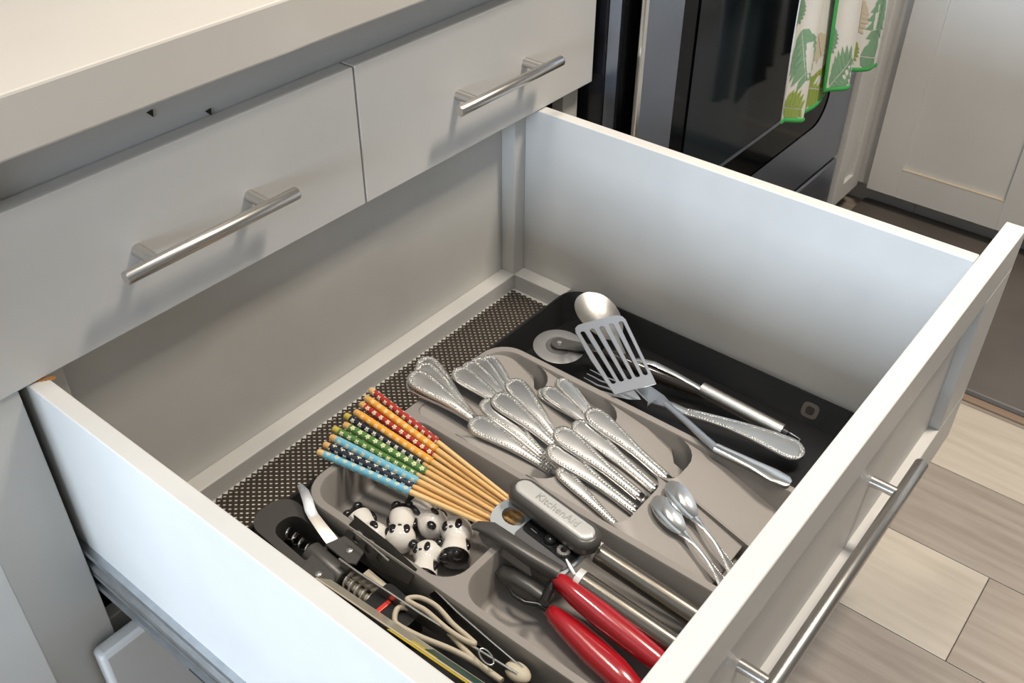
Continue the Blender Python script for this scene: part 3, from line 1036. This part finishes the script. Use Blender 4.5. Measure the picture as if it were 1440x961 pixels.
def knife_proto(label, M, group):
    r = thing('knife', label, 'knife', M, group)
    beaded_handle(r, 0.119, 0.0145, 0.0075, arch=0.0015)
    MB().sweep([(0.1180, 0, 0.0010), (0.1240, 0, 0.0008)], [(0.0062, 0.0010), (0.0060, 0.0010)], 10, power=4).build('neck', BLACKM, r, label='black band standing in for the shaded gap before the bolster')  # black piece paints the shadow and reflection between handle and bolster
    MB().sweep([(0.1238, 0, 0.0008), (0.1244, 0, 0.0008), (0.1332, 0, 0.0004), (0.1340, 0, 0.0004)], [(0.0060, 0.0016), (0.0068, 0.0026), (0.0064, 0.0026), (0.0058, 0.0020)], 10, power=4).build('bolster', CHROME, r)
    MB().sweep([(0.1338, 0, 0.0004), (0.150, 0.001, 0.0), (0.185, 0.001, 0.0), (0.20, -0.001, 0.0), (0.206, -0.004, 0.0)], [(0.0058, 0.0012), (0.0075, 0.0010), (0.0085, 0.0008), (0.0065, 0.0008), (0.0015, 0.0006)], 8, power=3).build('blade', CHROME, r)
    return r


def lay(e, f, i, off, roll=0.0):
    """matrix of a piece with its round end at picture point e, pointing to f, lying on ramp i"""
    a, b_ = on_ramp(*e, i, off), on_ramp(*f, i, off)
    y0, s = RAMP[i]
    return frame(a, b_, V((0, -s, 1)).normalized(), roll)


PROTO = {}


def put(kind, M, label, group, sc=None):
    if sc:
        M = M @ Matrix.Diagonal((*sc, 1))
    if kind not in PROTO:
        PROTO[kind] = {'fork': fork_proto, 'spoon': spoon_proto, 'knife': knife_proto}[kind](label, M, group)
        return PROTO[kind]
    return dup(PROTO[kind], M, label, group)


g1 = 'beaded forks stacked in the rearmost left slot'
for k, (e, f, lab) in enumerate([((574, 534), (655, 586), 'lowest beaded fork of the rear left stack, showing as a rim beneath'),
                                 ((592, 504), (657, 582), 'second-lowest beaded fork of the rear left stack, its end furthest back'),
                                 ((588, 513), (660, 584), 'second beaded fork from the top of the rear left stack'),
                                 ((576, 526), (660, 587), 'topmost beaded fork of the rear left stack')]):
    put('fork', lay(e, f, 1, 0.0010 + 0.0040 * k), lab, g1)
g2 = 'beaded forks stacked in the rearmost right slot'
for k, (e, f, lab) in enumerate([((679, 501), (722, 562), 'lowest beaded fork of the rear right stack, its right edge showing'),
                                 ((667, 504), (716, 563), 'second-lowest beaded fork of the rear right stack'),
                                 ((654, 511), (711, 566), 'second beaded fork from the top of the rear right stack'),
                                 ((638, 520), (703, 570), 'topmost beaded fork of the rear right stack, leftmost of that fan')]):
    put('fork', lay(e, f, 1, 0.0010 + 0.0040 * k), lab, g2, (1, 0.92, 1))
g3 = 'beaded spoons in the second slot'
for e, f, off, lab, sc in [((660, 591), (770, 660), 0.0012, 'beaded spoon lying alone at the left end of the second row', (1, 1, 1)),
                           ((678, 563), (760, 640), 0.0012, 'beaded spoon lying under another one, second from the left in the second row', (1, 0.96, 1)),
                           ((694, 556), (772, 622), 0.0062, 'beaded spoon lying over its neighbour in the middle of the second row', (1, 1, 1)),
                           ((716, 534), (770, 603), 0.0012, 'beaded spoon set furthest back in the middle of the second row', (1, 1, 1)),
                           ((757, 548), (818, 592), 0.0012, 'smaller beaded spoon under another one, right of the middle of the second row', (1, 0.78, 1)),
                           ((763, 546), (820, 594), 0.0060, 'smaller beaded spoon on top of its pair, right of the middle of the second row', (1, 0.78, 1)),
                           ((785, 533), (835, 595), 0.0012, 'smaller beaded spoon at the right end of the second row, by the grey divider', (1, 0.78, 1))]:
    put('spoon', lay(e, f, 2, off), lab, g3, sc)
g4 = 'beaded knives in the third slot'
for e, f, off, lab, sc in [((825, 577), (945, 680), 0.0060, 'beaded knife at the right end of the front row', (1, 1, 1)),
                           ((806, 594), (925, 692), 0.0022, 'second beaded knife from the right in the front row', (1, 1, 1)),
                           ((780, 604), (905, 703), 0.0075, 'beaded knife in the middle of the front row, above the teaspoon bowls', (1, 1, 1)),
                           ((770, 628), (897, 722), 0.0040, 'second beaded knife from the left in the front row, by the narrow one', (1, 1, 1)),
                           ((783, 660), (868, 742), 0.0030, 'narrow beaded knife handle at the left end of the front row', (0.93, 0.62, 1))]:
    put('knife', lay(e, f, 3, off), lab, g4, sc)


# two teaspoons with the bowls up
def teaspoon(label, M, group):
    r = thing('teaspoon', label, 'teaspoon', M, group)
    spoon_bowl(r, 0.0, 0.050, 0.0145, 0.0055, CHROME)
    MB().sweep([(0.0475, 0, -0.0006), (0.055, 0, 0.0012), (0.064, 0, 0.0030), (0.080, 0, 0.0040), (0.098, 0, 0.0030)],
               [(0.0060, 0.0010), (0.0036, 0.0016), (0.0024, 0.0018), (0.0021, 0.0016), (0.0034, 0.0014)], 8, power=3).build('neck', CHROME, r)
    hb = MB()
    hb.sweep([(0.0975, 0, 0.0031), (0.110, 0, 0.0020), (0.122, 0, 0.0012), (0.130, 0, 0.0008), (0.1345, 0, 0.0005)], [(0.0034, 0.0014), (0.0060, 0.0013), (0.0078, 0.0012), (0.0066, 0.0011), (0.0020, 0.0008)], 10, power=3)
    hb.build('handle', CHROME, r)
    bd = MB()
    for s in (-1, 1):
        for k in range(18):
            x = 0.092 + 0.0021 * k
            t = min(max((x - 0.0975) / 0.0245, 0), 1)
            y = s * (0.0026 + 0.0040 * t) * (1 if x < 0.122 else 0.9)
            z = 0.0046 - 0.0020 * t
            q = 0.0010
            bd.add([(x - q, y, z), (x, y - q, z), (x + q, y, z), (x, y + q, z), (x, y, z + q)], [(0, 1, 4), (1, 2, 4), (2, 3, 4), (3, 0, 4)])
    bd.build('bead_border', CHROME, r, smooth=80, kind='stuff')
    return r


def lay_t(e, f, off):
    return lay(e, f, 5, off)


ta = teaspoon('left one of two teaspoons lying bowl-up at the front of the grey insert', lay_t((921, 698), (1005, 808), 0.0085), 'teaspoons lying bowl-up')
dup(ta, lay_t((941, 677), (1019, 790), 0.0095), 'right one of two teaspoons lying bowl-up at the front of the grey insert', 'teaspoons lying bowl-up')


# ---------------------------------------------------------------- can opener
P0 = V((0.2860, -0.2800, -0.2125))
co = thing('can_opener', 'can opener with grey turning knob and two round taupe handles, by the chopstick tips', 'can opener', frame(P0, P0 + V((-0.0085, -0.1, -0.004))))
hole = [(0.0225 + 0.0135 * math.cos(2 * math.pi * k / 18), -0.0005 + 0.0115 * math.sin(2 * math.pi * k / 18)) for k in range(18)]
MB().plate(rrect(0.0, 0.1090, -0.0280, 0.0250, (0.026, 0.010, 0.016, 0.022), 8), [hole], -0.0040, 0.0008).build('body_plate', LTGREY, co, smooth=30, bevel=0.0008, seg=1, label='light grey body plate with a bottle-opener hole')
MB().plate(rrect(0.0390, 0.1060, -0.0205, 0.0120, 0.007, 5), [], 0.0008, 0.0030).build('inlay', MIDGREY, co, smooth=30, bevel=0.0006, seg=1)
MB().plate(rrect(0.0395, 0.1060, -0.0085, 0.0200, 0.006, 5), [], 0.0030, 0.0046).build('mechanism', BLACKM, co, smooth=30, bevel=0.0008)
gear = [((0.0064 + (0.0012 if k % 2 else 0)) * math.cos(2 * math.pi * k / 32), (0.0064 + (0.0012 if k % 2 else 0)) * math.sin(2 * math.pi * k / 32)) for k in range(32)]
MB().plate(gear, [[(0.0036 * math.cos(2 * math.pi * k / 12), 0.0036 * math.sin(2 * math.pi * k / 12)) for k in range(12)]], 0.0046, 0.0085, Matrix.Translation((0.0920, -0.0010, 0))).build('gear', STEEL, co, smooth=30)
MB().ell((0.0725, 0.0, 0.0055), (0.0068, 0.0060, 0.0050)).build('cutting_wheel', BLACKM, co)
MB().box((0.0485, -0.0042, 0.0046), (0.0575, 0.0015, 0.0058)).build('stamped_plate', BLACKM, co, smooth=0, bevel=0.0004, seg=1)
MB().sweep([(0.0490, -0.0030, 0.0060), (0.0575, -0.0034, 0.0060)], (0.0004, 0.0003), 6).build('edge_glint_stand_in', STEEL, co)  # thin bright wire modelled as the glint along the plate edge
MB().sweep([(0.1000, -0.0060, 0.0050), (0.1080, -0.0090, 0.0040), (0.1160, -0.0110, 0.0005)], [(0.0016, 0.0010), (0.0024, 0.0012), (0.0022, 0.0010)], 8).build('lever', STEEL, co)
MB().lathe([(0.0, 0.0060), (0.0160, 0.0060)], 16, Matrix.Translation((0.1060, 0.0170, -0.0010)) @ Matrix.Rotation(R(-90), 4, 'Y')).build('knob_post', STEEL, co)
kb = MB()
rk = lambda d: rrect(0.0020 + d, 0.1180 - d, 0.0020 + d, 0.0360 - d, 0.0168 - d, 8)
kb.loft([xy(rk(0.003), 0.0090), xy(rk(0.0004), 0.0110), xy(rk(0), 0.0150), xy(rk(0.0), 0.0195), xy(rk(0.0012), 0.0232), xy(rk(0.0040), 0.0258), xy(rk(0.0062), 0.0264)])
kn = kb.build('knob', DKGREY, co, smooth=60, label='dark grey rounded turning knob')
cp = MB()
rc_ = lambda d: rrect(0.0085 + d, 0.1110 - d, 0.0088 + d, 0.0292 - d, 0.0102 - d, 8)
cp.loft([xy(rc_(0), 0.0258), xy(rc_(0), 0.0270), xy(rc_(0.0016), 0.0282), xy(rc_(0.004), 0.0287), xy(rc_(0.0085), 0.0289)])
cp.build('knob_cap', mat('silver_cap', (0.62, 0.62, 0.60), 0.3, 0.35), kn, smooth=60, label='silver cap of the knob')
cu = bpy.data.curves.new('lettering', 'FONT')
cu.body = 'KitchenAid'
cu.size = 0.0125
cu.extrude = 0.0003
cu.align_x, cu.align_y = 'CENTER', 'CENTER'
tmp = bpy.data.objects.new('tmp', cu)
COL.objects.link(tmp)
bpy.context.view_layer.update()
me = bpy.data.meshes.new_from_object(tmp)
bpy.data.objects.remove(tmp)
me.name = 'lettering'
me.materials.clear()
me.materials.append(mat('embossed_silver', (0.60, 0.60, 0.58), 0.35, 0.9))
le = bpy.data.objects.new('lettering', me)
COL.objects.link(le)
le.parent = kn
le.matrix_local = Matrix.Translation((0.0640, 0.0190, 0.0290)) @ Matrix.Rotation(0, 4, 'Z')
for a, b_, nm in ((at(834, 773, -0.2210), at(968, 862, -0.2400), 'right'), (at(811, 813, -0.2240), at(944, 905, -0.2450), 'left')):
    d = (b_ - a).normalized()
    mi = MW[co.name].inverted()
    F = mi @ frame(a, b_)
    q = MB().lathe([(0.0060, 0.0098), (0.0065, 0.0112), (0.080, 0.0118), (0.150, 0.0116), (0.156, 0.0112), (0.158, 0.0090)], 28, F)
    ho = q.build('handle', TAUPE, co, smooth=40, label='round taupe metal handle')
    MB().lathe([(-0.0015, 0.0096), (-0.001, 0.0108), (0.0058, 0.0112), (0.0062, 0.0104)], 28, F).build('collar', WHITEM, ho, smooth=40, label='white collar')

# ---------------------------------------------------------------- hinged hand tool with red handles
gp = thing('garlic_press', 'dark grey hinged hand tool with two glossy red handles in the grey insert', 'kitchen tool', frame(at(700, 790, -0.25), at(860, 900, -0.25)))


def wsweep(name, pts, wh, mt, parent, n=14, power=2.0, up=(0, 0, 1), smooth=50, label=None, loop=False, kind=None):
    return MB().sweep(pts, wh, n, up, power, loop=loop).build(name, mt, parent, smooth=smooth, world=True, label=label, kind=kind)


wsweep('handle', [at(779, 810, -0.2240), at(787, 818, -0.2250), at(811, 838, -0.2285), at(846, 866, -0.2335), at(886, 898, -0.2395), at(921, 926, -0.2445), at(946, 946, -0.2480), at(952, 951, -0.2490)],
       [(0.006, 0.007), (0.0082, 0.0100), (0.0108, 0.0112), (0.0124, 0.0116), (0.0120, 0.0112), (0.0110, 0.0104), (0.009, 0.009), (0.003, 0.003)], RED, gp, 20, 2.3, label='upper glossy red handle')
wsweep('handle', [at(772, 858, -0.2480), at(780, 866, -0.2490), at(805, 888, -0.2530), at(835, 916, -0.2560), at(865, 944, -0.2580), at(895, 975, -0.2590), at(902, 983, -0.2590)],
       [(0.006, 0.006), (0.0088, 0.0095), (0.0128, 0.0115), (0.0150, 0.0120), (0.0145, 0.0118), (0.011, 0.010), (0.004, 0.004)], RED, gp, 20, 2.3, label='lower glossy red handle')
wsweep('jaw', [at(663, 743, -0.2060), at(672, 740, -0.2055), at(690, 745, -0.2055), at(712, 760, -0.2070), at(745, 783, -0.2120), at(786, 808, -0.2190)],
       [(0.0016, 0.0015), (0.0060, 0.0030), (0.0090, 0.0050), (0.0085, 0.0065), (0.0080, 0.0080), (0.0078, 0.0085)], DKGREY, gp, 14, 3.0, label='upper dark grey jaw')
jb = MB()
ja = [at(672, 752, -0.216), at(688, 757, -0.218), at(744, 794, -0.222), at(748, 812, -0.232), at(735, 806, -0.236), at(678, 764, -0.226)]
sh = V((0.010, 0.004, 0.0))
jb.add(ja + [p + sh for p in ja], [(0, 1, 2, 3, 4, 5), (11, 10, 9, 8, 7, 6)] + [(k, (k + 1) % 6, 6 + (k + 1) % 6, 6 + k) for k in range(6)])
jb.build('press_plate', mat('warm_grey_plastic', (0.18, 0.165, 0.15), 0.4), gp, smooth=0, bevel=0.001, world=True, label='lighter grey side plate')
wsweep('jaw', [at(699, 812, -0.2450), at(706, 808, -0.2440), at(725, 815, -0.2440), at(748, 828, -0.2450), at(772, 846, -0.2470)],
       [(0.004, 0.004), (0.0085, 0.009), (0.0100, 0.011), (0.0105, 0.011), (0.0080, 0.009)], DKGREY, gp, 12, 3.4, label='lower dark grey jaw')
wsweep('jaw_rod', [at(712, 822, -0.2400), at(722, 838, -0.2420), at(738, 848, -0.2440), at(755, 850, -0.2450), at(776, 862, -0.2480)],
       [(0.0018, 0.0018), (0.0026, 0.0030), (0.0028, 0.0032), (0.0028, 0.0032), (0.0040, 0.0045)], BLACKM, gp, 10)
pv = at(770, 835, -0.228)
MB().lathe([(-0.012, 0.005), (0.012, 0.005)], 16, Matrix.Translation(pv) @ Matrix.Rotation(R(20), 4, 'Z')).build('hinge_pin', BLACKM, gp, world=True)

# ---------------------------------------------------------------- corkscrew in the left tray
cA, cB = at(378, 722, -0.2370), at(545, 866, -0.2470)
cs = thing('corkscrew', 'black lever corkscrew with riveted hinge plates, in the left end of the black tray', 'corkscrew', frame(cA, cB))
LC = (cB - cA).length
ho_ = [(x, y) for x, y in rrect(0.0240, 0.0830, -0.0165, 0.0165, (0.015, 0.003, 0.003, 0.015), 6)]
MB().plate(rrect(-0.004, 0.0880, -0.0270, 0.0270, (0.022, 0.004, 0.004, 0.022), 8), [ho_], -0.0250, 0.0080).build('frame', DKGREY, cs, smooth=35, bevel=0.005, seg=3, label='dark grey U-shaped frame')
hx = [(0.031 + 0.062 * k / 60, 0.0058 * math.cos(k * 0.62), -0.004 + 0.0058 * math.sin(k * 0.62)) for k in range(61)]
MB().sweep(hx, 0.0013, 8).build('worm', CHROME, cs)
MB().lathe([(0.0720, 0.0120), (0.0735, 0.0135), (0.1220, 0.0135), (0.1240, 0.0120)], 22, Matrix.Translation((0, -0.002, -0.002))).build('barrel', DKGREY, cs, smooth=40)
for s, nm in ((1, 'right'), (-1, 'left')):
    hp = [(0.0840, 0.0085), (0.0900, 0.0290), (0.1050, 0.0335), (0.1210, 0.0290), (0.1260, 0.0140), (0.1190, 0.0090)]
    pl = MB().plate([(x, s * y) for x, y in (hp if s > 0 else reversed(hp))], [], 0.0100, 0.0135).build('hinge_plate', DKGREY, cs, smooth=0, bevel=0.0008)
    MB().ell((0.1090, s * 0.0205, 0.0137), (0.0042, 0.0042, 0.0022), None, 16, 8).build('rivet', CHROME, pl, smooth=80, label='polished steel rivet')
hx = [(0.126 + 0.040 * k / 72, 0.0072 * math.cos(k * 0.42), 0.0072 * math.sin(k * 0.42) - 0.001) for k in range(73)]
MB().sweep(hx, 0.0021, 8).build('coil', STEEL, cs, label='thick steel coil')
MB().lathe([(0.125, 0.0042), (0.168, 0.0042)], 14, Matrix.Translation((0, 0, -0.001))).build('shaft', BEIGE, cs)
MB().box((0.132, 0.0100, -0.004), (0.168, 0.0250, 0.0005)).build('guide_plate', BEIGE, cs, smooth=0, bevel=0.0008, label='beige guide plate')
MB().plate(rrect(0.1640, 0.2150, -0.0200, 0.0240, 0.006, 5), [], -0.0200, 0.0100).build('grip', BLACKP, cs, smooth=35, bevel=0.003, seg=3, label='black plastic grip')
MB().box((0.1800, -0.0120, 0.0095), (0.1850, 0.0080, 0.0122), Matrix.Rotation(0.0, 4, 'Z')).build('red_mark', REDP, cs, smooth=0, bevel=0.0008, label='red stripe on the grip')

# ---------------------------------------------------------------- spreader, tongs, packet, rubber bands
sd_ = thing('spreader', 'pale steel spreader with a bent tip, standing between the corkscrew and the grey insert', 'spreader', frame(at(426, 688, -0.2), at(470, 762, -0.23)))
wsweep('blade', [at(421, 682, -0.2150), at(428, 692, -0.2160), at(433, 705, -0.2180), at(436, 717, -0.2210), at(441, 727, -0.2230)], [(0.0030, 0.0006), (0.0052, 0.0008), (0.0058, 0.0009), (0.0060, 0.0010), (0.0058, 0.0010)], SATIN, sd_, 8, 3)
wsweep('shank', [at(440.5, 726, -0.2229), at(452, 742, -0.2250), at(462, 755, -0.2280), at(472, 768, -0.2330)], [(0.0058, 0.0010), (0.0064, 0.0011), (0.0068, 0.0011), (0.0066, 0.0011)], mat('pale_steel', (0.74, 0.70, 0.64), 0.4, 0.7), sd_, 8, 3)

tg = thing('tongs', 'long steel tongs with dark slotted tips, lying along the left side of the grey insert', 'tongs', frame(at(735, 942, -0.23), at(490, 735, -0.22)))
arms = {'right': [(735, 940), (690, 902), (642, 860), (600, 818), (560, 785), (524, 752), (491, 727)], 'left': [(728, 948), (670, 912), (590, 862), (545, 832), (505, 806), (477, 786)]}
for nm, pp in arms.items():
    zz = [-0.2300 + 0.0105 * k / (len(pp) - 1) for k in range(len(pp))]
    top = [at(u, v, z) for (u, v), z in zip(pp, zz)]
    mid = [p + V((0.0, 0.0, -0.0090)) for p in top]
    a = wsweep('arm', mid, [(0.0008, 0.0090)] * len(mid), STEEL, tg, 8, 5, smooth=40)
    wsweep('rolled_edge', top, 0.0012, CHROME, a, 8)
a, b_ = at(600, 822, -0.2230), at(488, 733, -0.2180)
F = MW[tg.name].inverted() @ frame(b_, a, (-0.75, -0.25, 0.62))
oc = []
for k in range(9):
    t = k / 8
    oc.append((0.004 + 0.0035 * math.sin(math.pi * 3 * t) ** 2, -0.020 + 0.030 * t))
outl = [(0.100, 0.006), (0.060, 0.010)] + list(reversed(oc)) + [(0.060, -0.020), (0.100, -0.012)]
outl = list(reversed(outl)) if False else outl
slots = [rrect(0.016 + 0.018 * k, 0.026 + 0.018 * k, -0.013, 0.001, 0.004, 4) for k in range(3)]
MB().plate(outl, slots, -0.0006, 0.0006, F).build('tip', mat('dark_steel', (0.10, 0.098, 0.095), 0.3, 1.0), tg, smooth=0, label='dark slotted tip')
wsweep('tip_edge', [at(498, 748, -0.2120), at(522, 767, -0.2140), at(547, 789, -0.2160)], 0.0011, CHROME, tg, 8)
MB().ell((0, 0, 0), (0.0140, 0.0095, 0.0070), MW[tg.name].inverted() @ frame(at(728, 946, -0.236), at(748, 960, -0.236)), 18, 10).build('pivot_cap', BEIGE, tg, smooth=80, label='beige plastic pivot cap')
rg = [at(684 + 10 * math.cos(t) + 3 * math.sin(t), 924 + 4 * math.cos(t) + 11 * math.sin(t), -0.221) for t in [2 * math.pi * k / 20 for k in range(20)]]
wsweep('locking_ring', rg, 0.0009, CHROME, tg, 8, loop=True)


def loop_pts(pp, z, n=6):
    """smooth closed path through picture points at the levels z"""
    pts = [at(u, v, z[i] if isinstance(z, list) else z) for i, (u, v) in enumerate(pp)]
    k = len(pts)
    out = []
    for i in range(k):
        p0, p1, p2, p3 = pts[i - 1], pts[i], pts[(i + 1) % k], pts[(i + 2) % k]
        for j in range(n):
            t = j / n
            out.append(0.5 * ((2 * p1) + (p2 - p0) * t + (2 * p0 - 5 * p1 + 4 * p2 - p3) * t * t + (3 * p1 - p0 - 3 * p2 + p3) * t ** 3))
    return out


for pp, z, lab, r in (([(555, 872), (560, 856), (580, 858), (625, 885), (654, 915), (680, 940), (706, 958), (675, 936), (637, 915), (593, 897), (562, 881)], -0.2330, 'longer beige rubber band, its rounded end by the red-striped grip', 0.0028),
                      ([(572, 843), (590, 841), (614, 853), (637, 878), (658, 896), (668, 906), (652, 900), (628, 884), (600, 860), (584, 851)], -0.2260, 'shorter beige rubber band lying between the two arms of the tongs', 0.0024)):
    q = MB().sweep(loop_pts(pp, z), (r, r * 1.25), 10, loop=True).build('rubber_band', BEIGER, smooth=60)
    tag(q, lab, 'rubber band')

pk = thing('packet', 'long flat packet with yellow and dark green print, leaning on the left drawer side', 'packet', frame(at(447, 815, -0.205), at(664, 963, -0.21)))
pa, pb = at(444, 814, -0.2060), at(664, 963, -0.2100)
dn = V((0.017, 0.0, -0.020))
nrm = V((0.0006, 0, 0.0010))


def strip(name, t0, t1, s0, s1, mt, parent, lift=0.0, th=1.0):
    c = [pa.lerp(pb, t0) + dn * s0, pa.lerp(pb, t1) + dn * s0, pa.lerp(pb, t1) + dn * s1, pa.lerp(pb, t0) + dn * s1]
    mb = MB()
    up_ = [p + nrm * (th + lift) for p in c]
    lo_2 = [p + nrm * lift for p in c]
    mb.add(lo_2 + up_, [(3, 2, 1, 0), (4, 5, 6, 7), (0, 1, 5, 4), (1, 2, 6, 5), (2, 3, 7, 6), (3, 0, 4, 7)])
    return mb.build(name, mt, parent, smooth=0, world=True)


slv = strip('sleeve', 0.0, 1.25, 0.0, 1.0, SLEEVEP, pk)
strip('yellow_print', 0.62, 0.78, 0.02, 0.30, YELPK, pk, 1.0, 0.2)
strip('green_print', 0.70, 1.25, 0.14, 0.80, GREENPK, pk, 1.3, 0.2)
wsweep('rolled_edge', [pa.lerp(pb, t) + nrm * 0.5 for t in (0.0, 0.3, 0.6, 0.9, 1.25)], 0.0008, BEIGE, pk, 6)
strip('yellow_back', 0.50, 1.0, -0.22, 0.02, YELPK, pk, -0.6, 0.4)

# ---------------------------------------------------------------- right-hand black tray
# pizza cutter
hub = at(786, 487, -0.2440)
nW = V((-0.10, 0.10, 1)).normalized()
pc = thing('pizza_cutter', 'pizza cutter with a dull steel wheel and dark handle, lying under the slotted turner', 'pizza cutter', frame(hub, hub + V((0.055, -0.1, -0.006)), nW))
MB().lathe([(-0.0003, 0.0345), (0.0001, 0.0340), (0.0008, 0.0290), (0.0009, 0.0205)], 48, Matrix.Rotation(R(-90), 4, 'Y')).build('wheel', WHEEL, pc, smooth=30)
MB().lathe([(0.0006, 0.0180), (0.0016, 0.0172)], 32, Matrix.Rotation(R(-90), 4, 'Y')).build('wheel_disc', mat('dark_disc', (0.22, 0.21, 0.20), 0.4, 0.8), pc, smooth=30)
MB().plate([(-0.012 + 0.012 * (1 - math.cos(t)) if False else -0.011 * math.cos(t), 0.011 * math.sin(t)) for t in [-math.pi / 2 + math.pi * k / 10 for k in range(11)]] + [(0.030, 0.008), (0.055, 0.006), (0.055, -0.006), (0.030, -0.008)], [], 0.0024, 0.0058).build('arm', DKGREY, pc, smooth=30, bevel=0.001)
MB().lathe([(0.0056, 0.0036), (0.0072, 0.0030), (0.0075, 0.0008)], 14, Matrix.Rotation(R(-90), 4, 'Y')).build('screw', CHROME, pc, smooth=40)
wsweep('grip', [hub + V((0.026, -0.052, 0.001)), hub + V((0.032, -0.075, -0.004)), hub + V((0.042, -0.115, -0.010)), hub + V((0.054, -0.165, -0.0165)), hub + V((0.061, -0.195, -0.021))],
       [(0.0055, 0.0055), (0.0095, 0.009), (0.0115, 0.011), (0.0110, 0.0100), (0.006, 0.006)], mat('dark_brown_gloss', (0.022, 0.016, 0.012), 0.15), pc, 16)

# serving spoon with tube handle
tip, nk = at(822, 412, -0.2220), at(864, 474, -0.2420)
ss = thing('serving_spoon', 'large steel spoon with a round tube handle, along the right drawer side', 'spoon', frame(tip, nk))
spoon_bowl(ss, 0.0, 0.090, 0.0290, 0.011, STEEL)
wsweep('neck', [tip + (nk - tip).normalized() * 0.084, at(880, 510, -0.2480), at(898, 507, -0.2420), at(920, 512, -0.2410), at(950, 527, -0.2470), at(975, 541, -0.2540), at(990, 550, -0.2580)],
       [(0.006, 0.0014), (0.0052, 0.0018), (0.0050, 0.0020), (0.0048, 0.0020), (0.0046, 0.0020), (0.0046, 0.0022), (0.0046, 0.0024)], CHROME, ss, 10, 3)
ha, hb2 = at(986, 547, -0.2580), at(1101, 608, -0.2660)
F = MW[ss.name].inverted() @ frame(ha, hb2)
LH = (hb2 - ha).length
MB().lathe([(0.0, 0.0060), (0.0008, 0.0094), (LH - 0.001, 0.0100), (LH, 0.0088)], 26, F).build('handle', STEEL, ss, label='brushed steel tube handle')
MB().lathe([(LH, 0.0072), (LH + 0.006, 0.0066)], 20, F).build('end_plug', BLACKM, ss, label='black end plug')
lp = [F @ V((LH + 0.004 + 0.018 * t, s_ * 0.0045 * (1 - 0.55 * t ** 4), 0)) for s_, ts in ((1, (0, 0.4, 0.8, 1)), (-1, (1, 0.8, 0.4, 0))) for t in ts]
MB().sweep(lp, 0.0010, 8).build('hanging_loop', CHROME, ss)

# serving fork with beaded handle
fa, fb = at(1132, 642, -0.2600), at(925, 566, -0.2580)
sf = thing('serving_fork', 'large beaded serving fork, its wide handle end pointing to the drawer front', 'fork', frame(fa, fb))
beaded_handle(sf, 0.150, 0.0185, 0.0060, arch=0.006)
MB().sweep([(0.1490, 0, 0.0008), (0.170, 0, 0.003), (0.200, 0, 0.002), (0.222, 0, -0.001), (0.240, 0, -0.002)], [(0.0062, 0.0016), (0.0055, 0.0018), (0.0065, 0.0016), (0.0140, 0.0012), (0.0170, 0.0010)], 8, power=3).build('head', CHROME, sf)
for k in range(4):
    y = -0.0140 + 0.0093 * k
    MB().sweep([(0.239, y, -0.002), (0.270, y * 1.05, -0.004), (0.290, y * 1.0, 0.0)], [(0.0026, 0.0010), (0.0022, 0.0010), (0.0008, 0.0007)], 6).build('tine', CHROME, sf)

# slotted turner
tB, tT = at(894, 548, -0.2120), at(840, 450, -0.1960)
tu = thing('slotted_turner', 'steel turner with five long slots, lying across the black tray and the grey insert', 'spatula', frame(tB, tT, (-0.08, 0.02, 1)))
LT = (tT - tB).length
wb, wt = 0.0270, 0.0345
out = [(0.0, -wb)]
out += [(LT - 0.012, -wt), (LT - 0.005, -wt + 0.002), (LT - 0.001, -wt + 0.007), (LT, -wt + 0.013)]
out += [(LT, wt - 0.013), (LT - 0.001, wt - 0.007), (LT - 0.005, wt - 0.002), (LT - 0.012, wt), (LT * 0.5, wt * 0.98), (0.0, wb)]
sl_ = []
for k in range(5):
    f = (k - 2) / 2
    x0, x1 = 0.020, LT - 0.016
    c0, c1 = f * wb * 0.78, f * wt * 0.76
    hw = 0.0030
    lp = []
    for j in range(7):
        t = math.pi / 2 + math.pi * j / 6
        lp.append((x0 + hw * math.cos(t), c0 + hw * math.sin(t)))
    for j in range(7):
        t = -math.pi / 2 + math.pi * j / 6
        lp.append((x1 + hw * math.cos(t), c1 + hw * math.sin(t)))
    sl_.append(lp)
MB().plate(out, sl_, -0.0007, 0.0007).build('blade', SATIN, tu, smooth=30, bevel=0.0004, seg=1, label='satin steel slotted blade')
b0 = tB
hd_ = at(936, 567, -0.2230)
wsweep('neck', [tB + (tB - tT).normalized() * -0.001, at(899, 557, -0.2260), at(912, 558, -0.2290), at(925, 562, -0.2270), at(940, 571, -0.2220)],
       [(wb * 0.98, 0.0008), (wb * 0.9, 0.0008), (0.0200, 0.0009), (0.0110, 0.0014), (0.0048, 0.0020)], SATIN, tu, 10, 4)
wsweep('shaft', [at(936, 568, -0.2222), at(965, 593, -0.2165), at(990, 616, -0.2125), at(1008, 631, -0.2110)], [(0.0046, 0.0022), (0.0048, 0.0024), (0.0050, 0.0026), (0.0050, 0.0026)], SATIN, tu, 12, 2.6)
ea, eb = at(1112, 680, -0.2150), at(1006, 629, -0.2110)
F = MW[tu.name].inverted() @ frame(ea, eb)
Lh = (eb - ea).length
hh = MB()
hh.sweep([F @ V(p) for p in ((0.0, 0, 0), (0.004, 0, 0.0), (0.02, 0, 0), (Lh * 0.5, 0, 0.001), (Lh * 0.9, 0, 0), (Lh, 0, 0))], [(0.004, 0.0012), (0.0085, 0.0016), (0.0100, 0.0018), (0.0075, 0.0020), (0.0062, 0.0030), (0.0060, 0.0030)], 12, tuple(F.to_3x3() @ V((0, 0, 1))), 3)
hh.build('handle', CHROME, tu)
